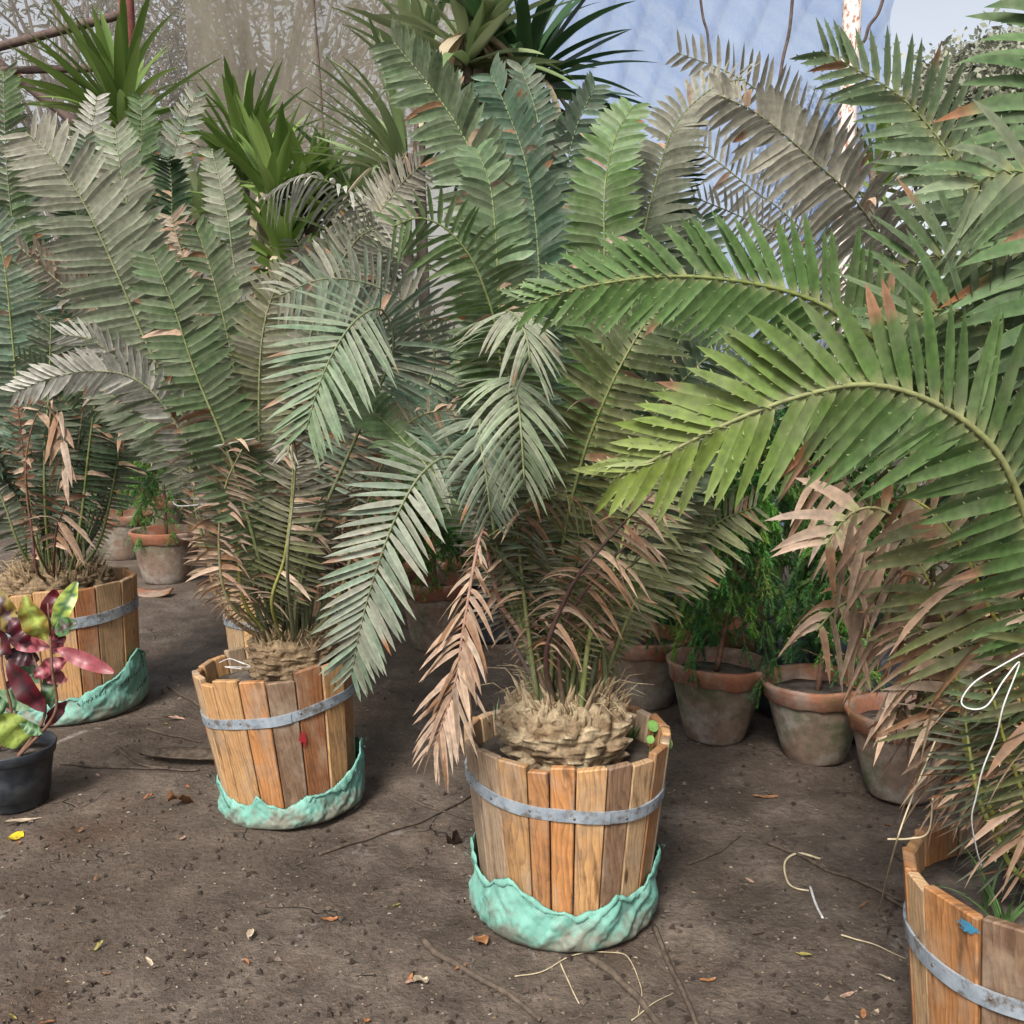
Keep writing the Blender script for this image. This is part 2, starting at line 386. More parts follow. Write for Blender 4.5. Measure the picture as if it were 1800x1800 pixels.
# ------------------------------------------------------------------ barrels
WOODS = [(.50, .27, .11), (.42, .20, .075), (.56, .34, .16), (.46, .25, .11), (.33, .15, .06), (.52, .36, .21), (.40, .27, .17), (.58, .38, .2)]
def barrel(loc, rt, rb, h, label, hoops, seed, rot=(0, 0, 0), soilz=.86, tones=None, tilt=0, n=18):
    rg = random.Random(seed)
    root = empty('wooden_barrel_planter', loc, label, 'planter', 'wooden barrel planters', rot)
    ws = [rg.uniform(.7, 1.35) for _ in range(n)]; tot = sum(ws); a = -math.pi / 2 - .2
    rad = lambda z: lerp(rb, rt, z / h)
    for i in range(n):
        a0, a1 = a, a + ws[i] / tot * 2 * math.pi; a = a1
        g = .0022; th = .024
        da0 = g / rt; zt0 = h + rg.uniform(-.009, .012); zt1 = zt0 + rg.uniform(-.006, .006)
        off = rg.uniform(-.0025, .003)
        bm = bmesh.new(); vs = []
        for z, (q0, q1) in ((0.0, (0, 0)), (h * .5, (h * .5, h * .5)), (1, (zt0, zt1))):
            r_o0 = rad(q0) + off; r_o1 = rad(q1) + off
            sk = rg.uniform(-.004, .004) if z == h * .5 else 0
            for (aa, rr, zz) in ((a0 + da0, r_o0, q0), (a1 - da0, r_o1, q1), (a1 - da0, r_o1 - th, q1), (a0 + da0, r_o0 - th, q0)):
                vs.append(bm.verts.new((rr * math.cos(aa), rr * math.sin(aa), zz)))
        for L in (0, 1):
            for k in range(4):
                k2 = (k + 1) % 4
                bm.faces.new((vs[L * 4 + k], vs[L * 4 + k2], vs[L * 4 + 4 + k2], vs[L * 4 + 4 + k]))
        bm.faces.new((vs[3], vs[2], vs[1], vs[0])); bm.faces.new(vs[8:12])
        bmesh.ops.bevel(bm, geom=list(bm.edges), offset=.0035, segments=1, affect='EDGES')
        uvl = bm.loops.layers.uv.new('UVMap')
        for f in bm.faces:
            for lp in f.loops:
                c = lp.vert.co; an = math.atan2(c.y, c.x)
                dd = (an - (a0 + a1) / 2 + math.pi) % (2 * math.pi) - math.pi
                lp[uvl].uv = (dd * rt + math.hypot(c.x, c.y) * .7, c.z)
        me = bpy.data.meshes.new('stave'); bm.to_mesh(me); bm.free(); me.materials.append(M['wood'])
        o = bpy.data.objects.new('stave', me); COL.objects.link(o); o.parent = root
        t = rg.choice(WOODS) if tones is None else tones[i % len(tones)]
        k = rg.uniform(.75, 1.1); o.color = (t[0] * k, t[1] * k, t[2] * k, 1)
    m = MB(); nn = 72
    for (hz, hh, tl, ta) in hoops:
        b = len(m.v)
        for k in range(nn + 1):
            an = 2 * math.pi * k / nn - 1.2; zc = hz + tl * math.cos(an - ta) + .003 * math.sin(an * 5 + seed)
            rr = rad(zc) + .0045 + (.003 if k > nn - 4 else 0)
            for (dr, dz) in ((0, -hh / 2), (.0, hh / 2), (-.006, hh / 2), (-.006, -hh / 2)):
                r2 = rr + dr + (rt - rb) / h * dz
                m.vert((r2 * math.cos(an), r2 * math.sin(an), zc + dz))
        for k in range(nn):
            for q in range(4):
                q2 = (q + 1) % 4
                m.f.append((b + k * 4 + q, b + (k + 1) * 4 + q, b + (k + 1) * 4 + q2, b + k * 4 + q2))
    ho = m.build('hoop', M['steel'], root=root, local=True, smooth=False)
    for k in range(7):
        hz, hh, tl, ta = hoops[0]; an = -math.pi + .35 + k * .43 + rg.uniform(-.1, .1)
        zc = hz + tl * math.cos(an - ta); rr = rad(zc) + .0045
        mm = MB(); d = Vector((math.cos(an), math.sin(an), 0)); p = d * rr + Vector((0, 0, zc + rg.uniform(-.008, .008)))
        mm.tube([p - d * .004, p + d * .0015], [.0045, .0035], 7)
        mm.build('nail', M['nail'], parent=ho, root=root, local=True)
    m = MB(); zz = h * soilz
    m.lathe([(rad(zz) - .015, zz - .03), (rad(zz) - .02, zz), (rad(zz) * .75, zz + .006), (rad(zz) * .5, zz + .012), (rad(zz) * .25, zz + .012), (.001, zz + .012)], 40,
            wob=lambda r, z, a, i: (r, z + .012 * mn.noise(Vector((r * 14 * math.cos(a) + seed, r * 14 * math.sin(a), 1)))))
    m.build('soil', M['soil'], root=root, local=True)
    m = MB(); m.lathe([(rb - .02, .004), (.001, .004)], 24); m.build('bottom', M['wood'], root=root, local=True)
    root['soil_z'] = zz
    return root
POS = dict(M=Vector((.148, 2.71, 0)), L=Vector((-.765, 3.42, 0)), B=Vector((-1.98, 4.46, 0)), R=Vector((1.07, 1.90, 0)), K=Vector((-1.06, 4.62, 0)),
           C=Vector((.30, 4.75, 0)), D=Vector((2.15, 4.4, 0)))
ST = (.21, .125, .075); LT = (.49, .275, .12); MD = (.40, .19, .078); DK = (.27, .11, .045); GY = (.37, .265, .175); PL = (.53, .345, .185); OR = (.44, .20, .073)
barrel(POS['M'], .284, .226, .51, 'upright wooden barrel planter with weeds sprouting in its soil round a pale scaly stem',
       [(.385, .033, .024, math.pi)], 3, n=22, tones=[OR, LT, ST, PL, MD, GY, LT, MD, GY, MD, LT, LT, MD, LT, GY, PL, LT, PL, GY, GY, LT, MD])
barrel(POS['L'], .270, .222, .51, 'leaning wooden barrel planter with a red paint blot on one stave',
       [(.375, .033, .012, 0)], 5, rot=(0, R(-6), 0), n=20, tones=[OR, ST, DK, LT, MD, GY, LT, PL, LT, MD, LT, PL, GY, LT, LT, OR, GY, PL, LT, LT])
barrel(POS['B'], .328, .292, .57, 'wide honey coloured barrel planter behind the dark red leaved shrub',
       [(.425, .045, .012, 0)], 8, rot=(0, R(-3), 0), tones=[LT, LT, DK, PL, LT, LT, MD, LT, LT])
barrel(POS['R'], .284, .232, .51, 'wooden barrel planter with a blue paint smear on its rim and wide open soil',
       [(.375, .036, .01, 0)], 11, tones=[LT, OR, MD, GY, LT, OR, MD, PL, GY, OR, LT, MD, PL, OR, ST, LT], n=16)
barrel(POS['K'], .27, .225, .53, 'wooden barrel planter half hidden behind the leaning barrel', [(.38, .033, .01, 0)], 13)
barrel(POS['C'], .25, .21, .46, 'wooden barrel planter hidden behind the barrel with weeds', [(.34, .033, .01, 0)], 14)
barrel(POS['D'], .27, .225, .5, 'wooden barrel planter behind the row of clay pots', [(.36, .033, .01, 0)], 15)
# paint marks are flat paint on single staves
def paint_blot(root, ang, z, w, h, rfun, col, name, seed, top=False):
    a = NT(name); n = a.noise(a.obj(), 60, 4); a.set(a.ramp(n, [(.35, mixc(col, (.1, .05, .03), .4)), (.6, col)]), .7, .25)
    al = a.math('ADD', a.col(), a.math('MULTIPLY', a.math('SUBTRACT', a.noise(a.obj(), 140, 3), .5), 1.6)); a.l(a.ramp(al, [(.22, 0.0), (.42, 1.0)]), a.b.inputs['Alpha'])
    m = MB(); rg = random.Random(seed); N = 22; c = m.vert((rfun(z) * math.cos(ang), rfun(z) * math.sin(ang), z))
    for k in range(N):
        t = 2 * math.pi * k / N; rr = 1 + rg.uniform(-.16, .16)
        aa = ang + w * rr * math.cos(t) / rfun(z); zz = z + h * rr * (math.sin(t) if math.sin(t) > 0 else math.sin(t) * 1.25 * (1 - .35 * abs(math.cos(t))))
        m.vert((rfun(zz) * math.cos(aa), rfun(zz) * math.sin(aa), zz), (0, 0, 0))
    for k in range(N): m.f.append((c, c + 1 + k, c + 1 + (k + 1) % N))
    return m.build('paint_mark', a.m, root=root, local=True)

# ------------------------------------------------------------------ sacks
def sack(loc, rb, rt, h, keys, label, seed, rot=(0, 0, 0), ink=False):
    m = MB(); na, nz = 300, 22
    ks = sorted(keys.items()); xs = [R(k) for k, _ in ks]; zs = [z for _, z in ks]
    for j in range(nz + 1):
        for i in range(na):
            a = -math.pi + 2 * math.pi * i / na; t = j / nz
            top = interp(a, xs, zs) + .009 * mn.noise(Vector((a * 9, seed, 0))) + .007 * abs(mn.noise(Vector((a * 23, seed, 4))))
            z = top * t; br = lerp(rb, rt, z / h)
            wr = .020 * mn.noise(Vector((a * 2.6 + z * 9, z * 8, seed))) + .022 * (.3 - abs(mn.noise(Vector((a * 3.6 - z * 13, z * 4, seed + 5))))) + .006 * (.3 - abs(mn.noise(Vector((a * 9 + z * 20, z * 14, seed + 2))))) + .005 * mn.noise(Vector((a * 24, z * 70, seed + 9)))
            belly = interp(t, [0, .1, .3, .7, 1], [.010, .022, .022, .011, .003])
            pk = max(0, top - interp(a + .22, xs, zs), top - interp(a - .22, xs, zs))
            lip = max(0, t - .6) / .4 * (pk * .12 + .006 * max(0, mn.noise(Vector((a * 6, 3, seed)))))
            rr = br + max(.005, belly + wr * interp(t, [0, .25, .8, 1], [.2, 1, .9, .45]) + lip)
            m.vert((rr * math.cos(a), rr * math.sin(a), z + .002), uv=(a * rb + 2, z))
    top0 = nz * na
    for j in range(1, 4):                                   # hem folded outward and hanging
        for i in range(na):
            x, y, z = m.v[top0 + i]; a = math.atan2(y, x); r0 = math.hypot(x, y)
            fl = .006 + .07 * max(0, mn.noise(Vector((a * 2.7, seed + 4, 1))) + .15) + .008 * mn.noise(Vector((a * 17, seed, 6)))
            q = j / 3; r1 = r0 + .0025 + .004 * q + .003 * mn.noise(Vector((a * 12, q, seed)))
            m.vert((r1 * math.cos(a), r1 * math.sin(a), max(.01, z + .002 * (j == 1) - fl * q ** 1.3)), uv=(a * rb + 2, z + .03 * q))
    for j in range(nz + 3):
        for i in range(na):
            i2 = (i + 1) % na
            m.f.append((j * na + i, j * na + i2, (j + 1) * na + i2, (j + 1) * na + i))
    root = empty('woven_sack', loc, label, 'sack', 'woven sacks round the barrels', rot)
    o = m.build('cloth', M['sack'], root=root, local=True)
    sm = o.modifiers.new('thick', 'SOLIDIFY'); sm.thickness = .0018; sm.offset = 1
    # frayed threads on the lip
    f = MB(); rg = random.Random(seed)
    for k in range(60):
        a = rg.uniform(-math.pi, math.pi); top = interp(a, xs, zs); rr = lerp(rb, rt, top / h) + .024
        p = Vector((rr * math.cos(a), rr * math.sin(a), top)); d = Vector((math.cos(a) * .4 + rg.uniform(-.6, .6), math.sin(a) * .4 + rg.uniform(-.6, .6), rg.uniform(-.6, .8))) * rg.uniform(.008, .022)
        f.tube([p, p + d * .5 + Vector((0, 0, .002)), p + d], [.0006, .0005, .0003], 3)
    tag(f.build('frayed_threads', M['sack'], root=root, local=True), kind='stuff')
    if ink:
        fz = lambda z: lerp(rb, rt, z / h) + .040
        for (a0, z0, nlet, hh) in ((-62, .085, 7, .022), (-30, .135, 9, .026), (-14, .085, 6, .024)):
            f = MB()
            for q in range(nlet):
                aa = R(a0 + q * 3.0); z0q = z0 + q * .006
                for s_ in range(3):
                    a1 = aa + rg.uniform(-.02, .02); a2 = aa + rg.uniform(-.02, .025); z1 = z0q + rg.uniform(-.2, .3) * hh; z2 = z0q + rg.uniform(.4, 1) * hh
                    p1 = Vector((fz(z1) * math.cos(a1), fz(z1) * math.sin(a1), z1)); p2 = Vector((fz(z2) * math.cos(a2), fz(z2) * math.sin(a2), z2))
                    f.tube([p1, (p1 + p2) / 2 + Vector((0, 0, .002)), p2], [.0012] * 3, 4)
            tag(f.build('handwriting', M['ink'], root=root, local=True), kind='stuff')
    return root
sack(POS['M'], .226, .284, .51, {-180: .20, -168: .16, -148: .135, -138: .165, -127: .19, -117: .16, -102: .12, -86: .105, -70: .12, -61: .15, -50: .125, -22: .155, -5: .19, 20: .14, 90: .15, 180: .20},
     'mint green woven sack folded round the foot of the barrel with weeds', 21)
sack(POS['L'], .222, .270, .51, {-180: .14, -165: .115, -140: .09, -114: .075, -104: .12, -96: .085, -82: .07, -66: .105, -52: .095, -36: .115, -18: .16, -4: .21, 16: .19, 90: .12, 180: .14},
     'mint green woven sack folded round the foot of the leaning barrel', 22, rot=(0, R(-2.5), 0))
sack(POS['B'], .292, .328, .57, {-180: .22, -140: .15, -115: .115, -90: .10, -60: .12, -30: .18, -8: .27, 8: .22, 90: .15, 180: .22},
     'mint green sack with black handwriting below the honey coloured barrel', 23, ink=True)

# ------------------------------------------------------------------ cycads
PL_ = {}
def cycad(key, label, r, z0, z1, cols, seed, off=(0, 0)):
    loc = POS[key] + Vector((off[0], off[1], z0))
    root = empty('cycad', loc, label, 'cycad', 'cycads in barrels')
    # scaly stem: a bulb with spiral leaf bases
    h = z1 - z0; nA, nZ = 150, 54; N = 150; ga = math.pi * (3 - math.sqrt(5)); rg = random.Random(seed)
    la = np.array([(k * ga) % (2 * math.pi) for k in range(N)]); lz = np.array([(k + .5) / N for k in range(N)])
    la += np.array([rg.uniform(-.1, .1) for _ in range(N)]); lh = np.array([rg.uniform(.6, 1.3) for _ in range(N)])
    m = MB()
    for j in range(nZ + 1):
        t = j / nZ
        prof = interp(t, [0, .12, .35, .65, .85, 1], [.72, .88, 1.0, .99, .9, .5])
        for i in range(nA):
            a = 2 * math.pi * i / nA
            da = (la - a + math.pi) % (2 * math.pi) - math.pi
            d2 = (da * r / .026) ** 2 + ((lz - t) * h / .022) ** 2
            k = int(np.argmin(d2)); s = max(0.0, 1 - d2[k])
            bump = .038 * lh[k] * s ** .34 * (1 + .7 * max(0, (t - lz[k]) * h / .022))
            rr = r * prof + bump + .012 * mn.noise(Vector((math.cos(a) * 3, math.sin(a) * 3, t * 3 + seed)))
            cc = mixc(cols[0], cols[1], (rg.random() * .25 + .75 * ((k * 37) % 11) / 10))
            m.vert((rr * math.cos(a), rr * math.sin(a), t * h + (.01 * s if t > .1 else 0)), cc)
    for j in range(nZ):
        for i in range(nA):
            i2 = (i + 1) % nA
            m.f.append((j * nA + i, j * nA + i2, (j + 1) * nA + i2, (j + 1) * nA + i))
    m.f.append(tuple(nZ * nA + i for i in range(nA)))
    m.build('caudex', M['caudex'], root=root, local=True)
    # dry pointed leaf bases crowding the crown
    f = MB()
    for k in range(190):
        a = rg.uniform(0, 2 * math.pi); q = rg.uniform(.45, 1.05); p = Vector((r * q * math.cos(a), r * q * math.sin(a), h * lerp(1.0, .72, q ** 3)))
        d = Vector((math.cos(a) * .45 + rg.uniform(-.3, .3), math.sin(a) * .45 + rg.uniform(-.3, .3), 1)).normalized() * rg.uniform(.03, .085)
        f.tube([p - d * .2, p + d * .4, p + d], [.011, .007, .001], 5, mixc(cols[0], cols[1], rg.random()))
    for k in range(90):
        a = rg.uniform(0, 2 * math.pi); q = rg.uniform(.3, 1.02); p = Vector((r * q * math.cos(a), r * q * math.sin(a), h * .9)); L = rg.uniform(.05, .2)
        d = Vector((math.cos(a) * .6 + rg.uniform(-.5, .5), math.sin(a) * .6 + rg.uniform(-.5, .5), rg.uniform(.2, 1.2))).normalized() * L
        f.tube([p, p + d * .6, p + d + Vector((0, 0, -.3 * L))], [.0016, .0013, .0006], 3, (.45, .36, .22))
    tag(f.build('dry_leaf_bases', M['caudex'], root=root, local=True), kind='stuff')
    PL_[key] = dict(root=root, c=loc + Vector((0, 0, h)), r=r, rg=random.Random(seed + 50), n=0, lf=0)
    return root

def leaf_strip(m, b, d, n, L, w, rows, droop, curl, col, tipc=None, tiplen=.2, teeth=0, fold=.25, basec=None, tw=0.0, blunt=3.4):
    s0 = d.cross(n); n0 = n; base = len(m.v); g = Vector((0, 0, -1)); mids = []
    for i in range(rows + 1):
        t = i / rows
        p = b + d * (L * t) + n0 * (curl * L * t * t) + g * (droop * L * t * t)
        ca, sa = math.cos(tw * t), math.sin(tw * t); s = s0 * ca + n0 * sa; n = n0 * ca - s0 * sa
        hw = .5 * w * (.5 + .5 * min(1, t / .18)) * max(0.0, 1 - t ** blunt) ** .75
        c = col
        if tipc is not None and t > 1 - tiplen: c = tipc
        elif basec is not None and t < .05: c = basec
        if i == rows: m.vert(p, c); break
        ce = (c[0] * 1.14, c[1] * 1.12, c[2] * 1.1); cm = (c[0] * .84, c[1] * .86, c[2] * .84)  # lit margins painted into the edge colour; darker midline as vein groove
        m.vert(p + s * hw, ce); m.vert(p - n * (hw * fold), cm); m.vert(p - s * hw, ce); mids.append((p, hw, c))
    for i in range(rows - 1):
        q = base + i * 3
        m.f.append((q, q + 1, q + 4, q + 3)); m.f.append((q + 1, q + 2, q + 5, q + 4))
    q = base + (rows - 1) * 3; e = base + rows * 3
    m.f.append((q, q + 1, e)); m.f.append((q + 1, q + 2, e))
    if teeth:
        for i in range(1, min(len(mids), rows)):
            if (i * 7 + teeth) % 3 == 0: continue
            p, hw, c = mids[i]
            for sg in (1, -1):
                e0 = p + s * (hw * sg) - d * .004; e1 = p + s * (hw * sg) + d * .002; tp = p + s * ((hw + .0045) * sg) + d * .004
                k = m.vert(e0, c); m.vert(e1, c); m.vert(tp, (.35, .36, .2)); m.f.append((k, k + 1, k + 2))

PROF_X = [0, .1, .25, .42, .72, .9, 1]; PROF_Y = [.08, .18, .5, 1, 1, .8, .5]
def frond(key, pts, L, base='G', dust=.2, dead=.03, n=(0, -1, .25), spacing=.0175, w=.020, lift=.18, droop=.06, curl=-.03,
          split=False, t0=.1, alpha=(88, 56), teeth=0, rr=.009, roll=24, tipdead=.05, tipc=None, rows=5, world=False, rac=None, hang=0, prof=None, mat='leaf', miss=.02, lenj=.06, fix=False):
    P = PL_[key]; rg = P['rg']
    W = [Vector(p) for p in pts] if world else [at(*p) for p in pts]
    d0 = Vector((W[0].x - P['c'].x, W[0].y - P['c'].y, 0)); dl = d0.length
    bp = P['c'] + (d0 / max(dl, 1e-6)) * min(dl, P['r'] * rg.uniform(.35, .7)) + Vector((rg.uniform(-.02, .02), rg.uniform(-.02, .02), -.03))
    line, length = resample(crom([bp] + W, 14), 61)
    nn = len(line); T = [(line[min(i + 1, nn - 1)] - line[max(i - 1, 0)]).normalized() for i in range(nn)]
    N = [None] * nn; mid = int(nn * .6); h = Vector(n)
    h += Vector((rg.uniform(-.12, .12), rg.uniform(-.1, .1), rg.uniform(-.1, .1)))
    def perp(v, t):
        q = v - t * v.dot(t); return q.normalized() if q.length > 1e-4 else Vector((1, 0, 0)).cross(t).normalized()
    N[mid] = perp(h, T[mid])
    for i in range(mid + 1, nn): N[i] = perp(N[i - 1], T[i])
    for i in range(mid - 1, -1, -1): N[i] = perp(N[i + 1], T[i])
    if fix: N = [perp(h, t) for t in T]
    bc = PAL[base]; du = PAL['DU']
    m = MB()
    rcol0 = rac if rac else mixc((.17, .20, .05), bc, .3)
    rc = [mixc(mixc(rcol0, (.07, .10, .05), max(0, 1 - i / 14) * .5), du, dust * .5) for i in range(nn)]
    m.tube(line, [lerp(rr, rr * .22, (i / (nn - 1)) ** .8) for i in range(nn)], 6, rc)
    pairs = max(8, int(length * (1 - t0) / spacing)); out = []
    for k in range(pairs):
        t = t0 + (1 - t0) * (k + .5) / pairs; q = (k + .5) / pairs
        f = t * (nn - 1); i = min(int(f), nn - 2); fr = f - i
        p = line[i].lerp(line[i + 1], fr); tt = T[i].lerp(T[i + 1], fr).normalized(); nv = perp(N[i].lerp(N[i + 1], fr), tt); sv = tt.cross(nv)
        al = R(lerp(alpha[0], alpha[1], q ** 2.6)); ln = interp(q, PROF_X, prof or PROF_Y)
        for sg in (1, -1):
            if rg.random() < miss: continue
            isd = rg.random() < dead * (1.6 - q)
            a2 = al + R(rg.gauss(0, 3.0 if not isd else 14)); lf = lift + rg.gauss(0, .05)
            d = (sv * (sg * math.sin(a2)) + tt * math.cos(a2) + nv * lf).normalized()
            nl = perp(nv, d); ra = R(roll * sg + rg.gauss(0, 8 if not isd else 35))
            nl = (Matrix.Rotation(ra, 3, d) @ nl).normalized()
            Ll = L * ln * (1 + rg.gauss(0, lenj)) * (.85 if isd else 1)
            c = mixc(bc, du, min(1, max(0, dust * rg.uniform(.4, 1.6)))); br = rg.uniform(.8, 1.22)
            c = tuple(x * br for x in c)
            if tipc: c = mixc(c, PAL[tipc], max(0, (q - .55) / .45))
            tp = None
            if isd: kk = rg.uniform(.75, 1.2); c = tuple(x * kk for x in rg.choice(DEAD)); dr = droop + rg.uniform(.1, .6)
            else:
                dr = droop * rg.uniform(.6, 1.5)
                if rg.random() < tipdead: tp = rg.choice(((.30, .13, .06), (.25, .135, .075), (.36, .2, .12)))
            out.append((p, d, nl, Ll, w * (.36 + .72 * ln) * rg.uniform(.9, 1.1), dr, curl * rg.uniform(.3, 1.8) + (rg.uniform(-.3, .3) if isd else 0), c, tp))
    P['n'] += 1
    can = split and P['lf'] + len(out) <= 300
    fo = None
    if can:
        fo = m.build('frond', M[mat], root=P['root'])
        P['lf'] += len(out)
    for (p, d, nl, Ll, ww, dr, cu, c, tp) in out:
        mm = MB() if can else m
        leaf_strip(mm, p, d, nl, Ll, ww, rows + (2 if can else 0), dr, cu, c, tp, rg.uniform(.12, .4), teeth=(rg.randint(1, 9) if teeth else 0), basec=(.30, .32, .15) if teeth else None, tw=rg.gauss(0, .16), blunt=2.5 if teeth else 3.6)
        if can: mm.build('leaflet', M[mat], parent=fo, root=P['root'])
    if fo is None: fo = m.build('frond', M[mat], root=P['root'])
    return fo

def fill(key, n, az, elev, length, L, base, dust, dead, seed, arch=.35, **kw):
    P = PL_[key]; rg = random.Random(seed)
    for i in range(n):
        a = R(lerp(az[0], az[1], (i + rg.uniform(.2, .8)) / n)); e = R(rg.uniform(*elev)); ln = rg.uniform(*length)
        o = Vector((math.cos(a), math.sin(a), 0)); pts = []
        for q in (.25, .5, .75, 1.0):
            hh = ln * (math.sin(e) * q - arch * q * q * .6); ro = ln * (math.cos(e) * q + arch * .55 * q * q)
            pts.append(P['c'] + o * ro + Vector((0, 0, hh)))
        nv = Vector((-o.x * .5, -o.y * .5, .5)); tw = Vector((0, -1, .2)); nv = nv.lerp(tw, rg.uniform(.1, .6))
        b = base if isinstance(base, str) else rg.choice(base)
        frond(key, pts, L * rg.uniform(.85, 1.1), b, dust * rg.uniform(.5, 1.5), dead, n=nv, world=True, **kw)

TAN = ((.50, .40, .26), (.19, .12, .065)); DRK = ((.33, .24, .14), (.17, .115, .07))
cycad('M', 'tall cycad with a pale scaly stem, fronds standing over the barrel with weeds', .138, .43, .615, TAN, 1)
cycad('L', 'dusty grey green cycad with wire round its fronds, growing in the leaning barrel', .115, .43, .60, DRK, 2, off=(.01, 0))
cycad('B', 'green cycad with brown broken leaf tips, growing in the honey coloured barrel', .20, .48, .62, DRK, 3, off=(-.04, 0))
cycad('R', 'large bright green cycad with broad spiny leaflets and a skirt of dead brown leaves', .12, .43, .58, DRK, 4, off=(.12, .02))
cycad('K', 'dusty cycad with arching frond tips behind the wired cycad', .12, .46, .6, DRK, 5)
cycad('C', 'blue green cycad standing behind the tall pale stemmed cycad', .12, .39, .55, DRK, 6)
cycad('D', 'grey dusty cycad reaching over the row of clay pots', .12, .42, .58, DRK, 7)

# --- M: the middle plant -------------------------------------------------
frond('M', [(985, 1000, 2.62), (1020, 820, 2.6), (1068, 690, 2.6), (1120, 590, 2.63), (1165, 520, 2.7)], .175, 'OL', .08, .06, split=True, teeth=1, t0=.2, tipc='DG', n=(.1, -1, .1), w=.021, spacing=.021)
frond('M', [(905, 1000, 2.68), (885, 720, 2.66), (878, 560, 2.64), (872, 430, 2.64), (862, 330, 2.66), (838, 262, 2.70)], .115, 'LG', .05, .02, split=True, n=(0, -1, .15), w=.024)
frond('M', [(1030, 980, 2.80), (1058, 640, 2.84), (1062, 470, 2.86), (1063, 330, 2.9), (1082, 240, 2.98), (1112, 188, 3.06)], .12, 'HG', .06, .02, split=True, n=(-.1, -1, .2), w=.022)
frond('M', [(945, 900, 2.9), (948, 560, 2.95), (944, 420, 3.0), (925, 290, 3.05), (890, 190, 3.1), (862, 130, 3.15)], .125, 'BG', .12, .02, n=(-.4, -.9, .1), lift=.45, w=.022, spacing=.0165)
frond('M', [(960, 850, 3.0), (985, 520, 3.15), (992, 370, 3.25), (1005, 250, 3.3), (1045, 150, 3.35)], .115, 'BG', .25, .02, n=(.4, -.9, .1), lift=.45, w=.022)
frond('M', [(925, 850, 2.95), (960, 500, 3.1), (955, 330, 3.2), (945, 210, 3.25), (915, 115, 3.3)], .115, 'BG', .35, .02, n=(.3, -1, .1))
frond('M', [(890, 880, 2.75), (880, 560, 2.8), (868, 380, 2.85), (820, 250, 2.9), (758, 155, 2.95), (690, 72, 3.0)], .15, 'LG', .18, .02, n=(-.4, -.9, .1), lift=.45, w=.022, spacing=.0165)
frond('M', [(900, 820, 2.9), (890, 480, 3.1), (850, 300, 3.2), (810, 190, 3.3), (790, 140, 3.35)], .11, 'BG', .4, .02)
frond('M', [(885, 950, 2.6), (880, 640, 2.5), (845, 490, 2.45), (795, 412, 2.42), (740, 383, 2.4), (690, 398, 2.38)], .135, 'HG', .15, .02, n=(.15, -.8, .6), droop=.2, split=False, w=.016)
# fronds that arch forward and hang, seen tip on
frond('M', [(905, 950, 2.6), (895, 660, 2.5), (885, 560, 2.36), (903, 552, 2.24), (925, 590, 2.16), (932, 640, 2.13)], .15, 'LG', .5, .0, n=(0, -.75, .7), spacing=.02, w=.0105, droop=.4, alpha=(75, 32), roll=15)
frond('M', [(900, 980, 2.6), (888, 780, 2.46), (892, 668, 2.32), (908, 690, 2.2), (916, 760, 2.14), (922, 850, 2.13)], .155, 'LG', .35, .0, n=(0, -.8, .6), spacing=.02, w=.0115, droop=.35, alpha=(76, 38), roll=15, split=True)
frond('M', [(885, 1020, 2.6), (858, 840, 2.48), (845, 740, 2.36), (845, 780, 2.27), (855, 840, 2.23), (862, 905, 2.23)], .14, 'BG', .4, .0, n=(-.1, -.8, .5), spacing=.02, w=.0125, droop=.25, alpha=(70, 35), roll=15)
# the long hanging frond on the left
frond('M', [(900, 1010, 2.72), (865, 870, 2.7), (800, 806, 2.66), (748, 825, 2.6), (700, 900, 2.56), (662, 1000, 2.55), (634, 1100, 2.56), (618, 1185, 2.6)], .155, 'BG', .5, .0, n=(.05, -1, .25), spacing=.0215, w=.0150, t0=.3, split=True, roll=14, droop=.05, alpha=(68, 30), rr=.0075, tipdead=.04)
# arching right, into the dark
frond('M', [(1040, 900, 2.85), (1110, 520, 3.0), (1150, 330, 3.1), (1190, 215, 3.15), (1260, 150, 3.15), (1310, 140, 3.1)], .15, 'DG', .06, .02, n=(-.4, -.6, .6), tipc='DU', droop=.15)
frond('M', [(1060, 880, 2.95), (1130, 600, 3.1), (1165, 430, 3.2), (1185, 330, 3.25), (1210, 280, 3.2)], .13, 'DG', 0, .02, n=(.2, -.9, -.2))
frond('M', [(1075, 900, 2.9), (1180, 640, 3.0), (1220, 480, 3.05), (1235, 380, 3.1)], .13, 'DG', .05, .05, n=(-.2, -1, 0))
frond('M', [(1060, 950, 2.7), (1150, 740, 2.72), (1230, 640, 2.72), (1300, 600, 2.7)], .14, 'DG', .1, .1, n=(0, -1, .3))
# lower inner petioles: olive, half stripped
frond('M', [(1040, 1100, 2.6), (1080, 1000, 2.62), (1110, 900, 2.66), (1150, 800, 2.72), (1170, 740, 2.8)], .15, 'OL', .2, .12, spacing=.016, w=.013, rac=(.22, .26, .06))
frond('M', [(1090, 1120, 2.75), (1140, 1000, 2.82), (1180, 900, 2.9), (1220, 830, 3.0)], .13, 'OL', .25, .12, spacing=.016, w=.013, rac=(.2, .24, .06))
frond('M', [(925, 1080, 2.6), (912, 960, 2.58), (905, 860, 2.56), (910, 700, 2.6)], .13, 'OL', .4, .15, spacing=.016, w=.012)
frond('M', [(950, 1080, 2.75), (935, 960, 2.74), (930, 860, 2.72), (935, 760, 2.72)], .14, 'DG', .3, .15, spacing=.016, w=.013)
frond('M', [(890, 1100, 2.68), (868, 990, 2.68), (856, 900, 2.68), (850, 800, 2.7)], .10, 'DU', .4, .35, spacing=.014, w=.011, rac=(.10, .05, .06))
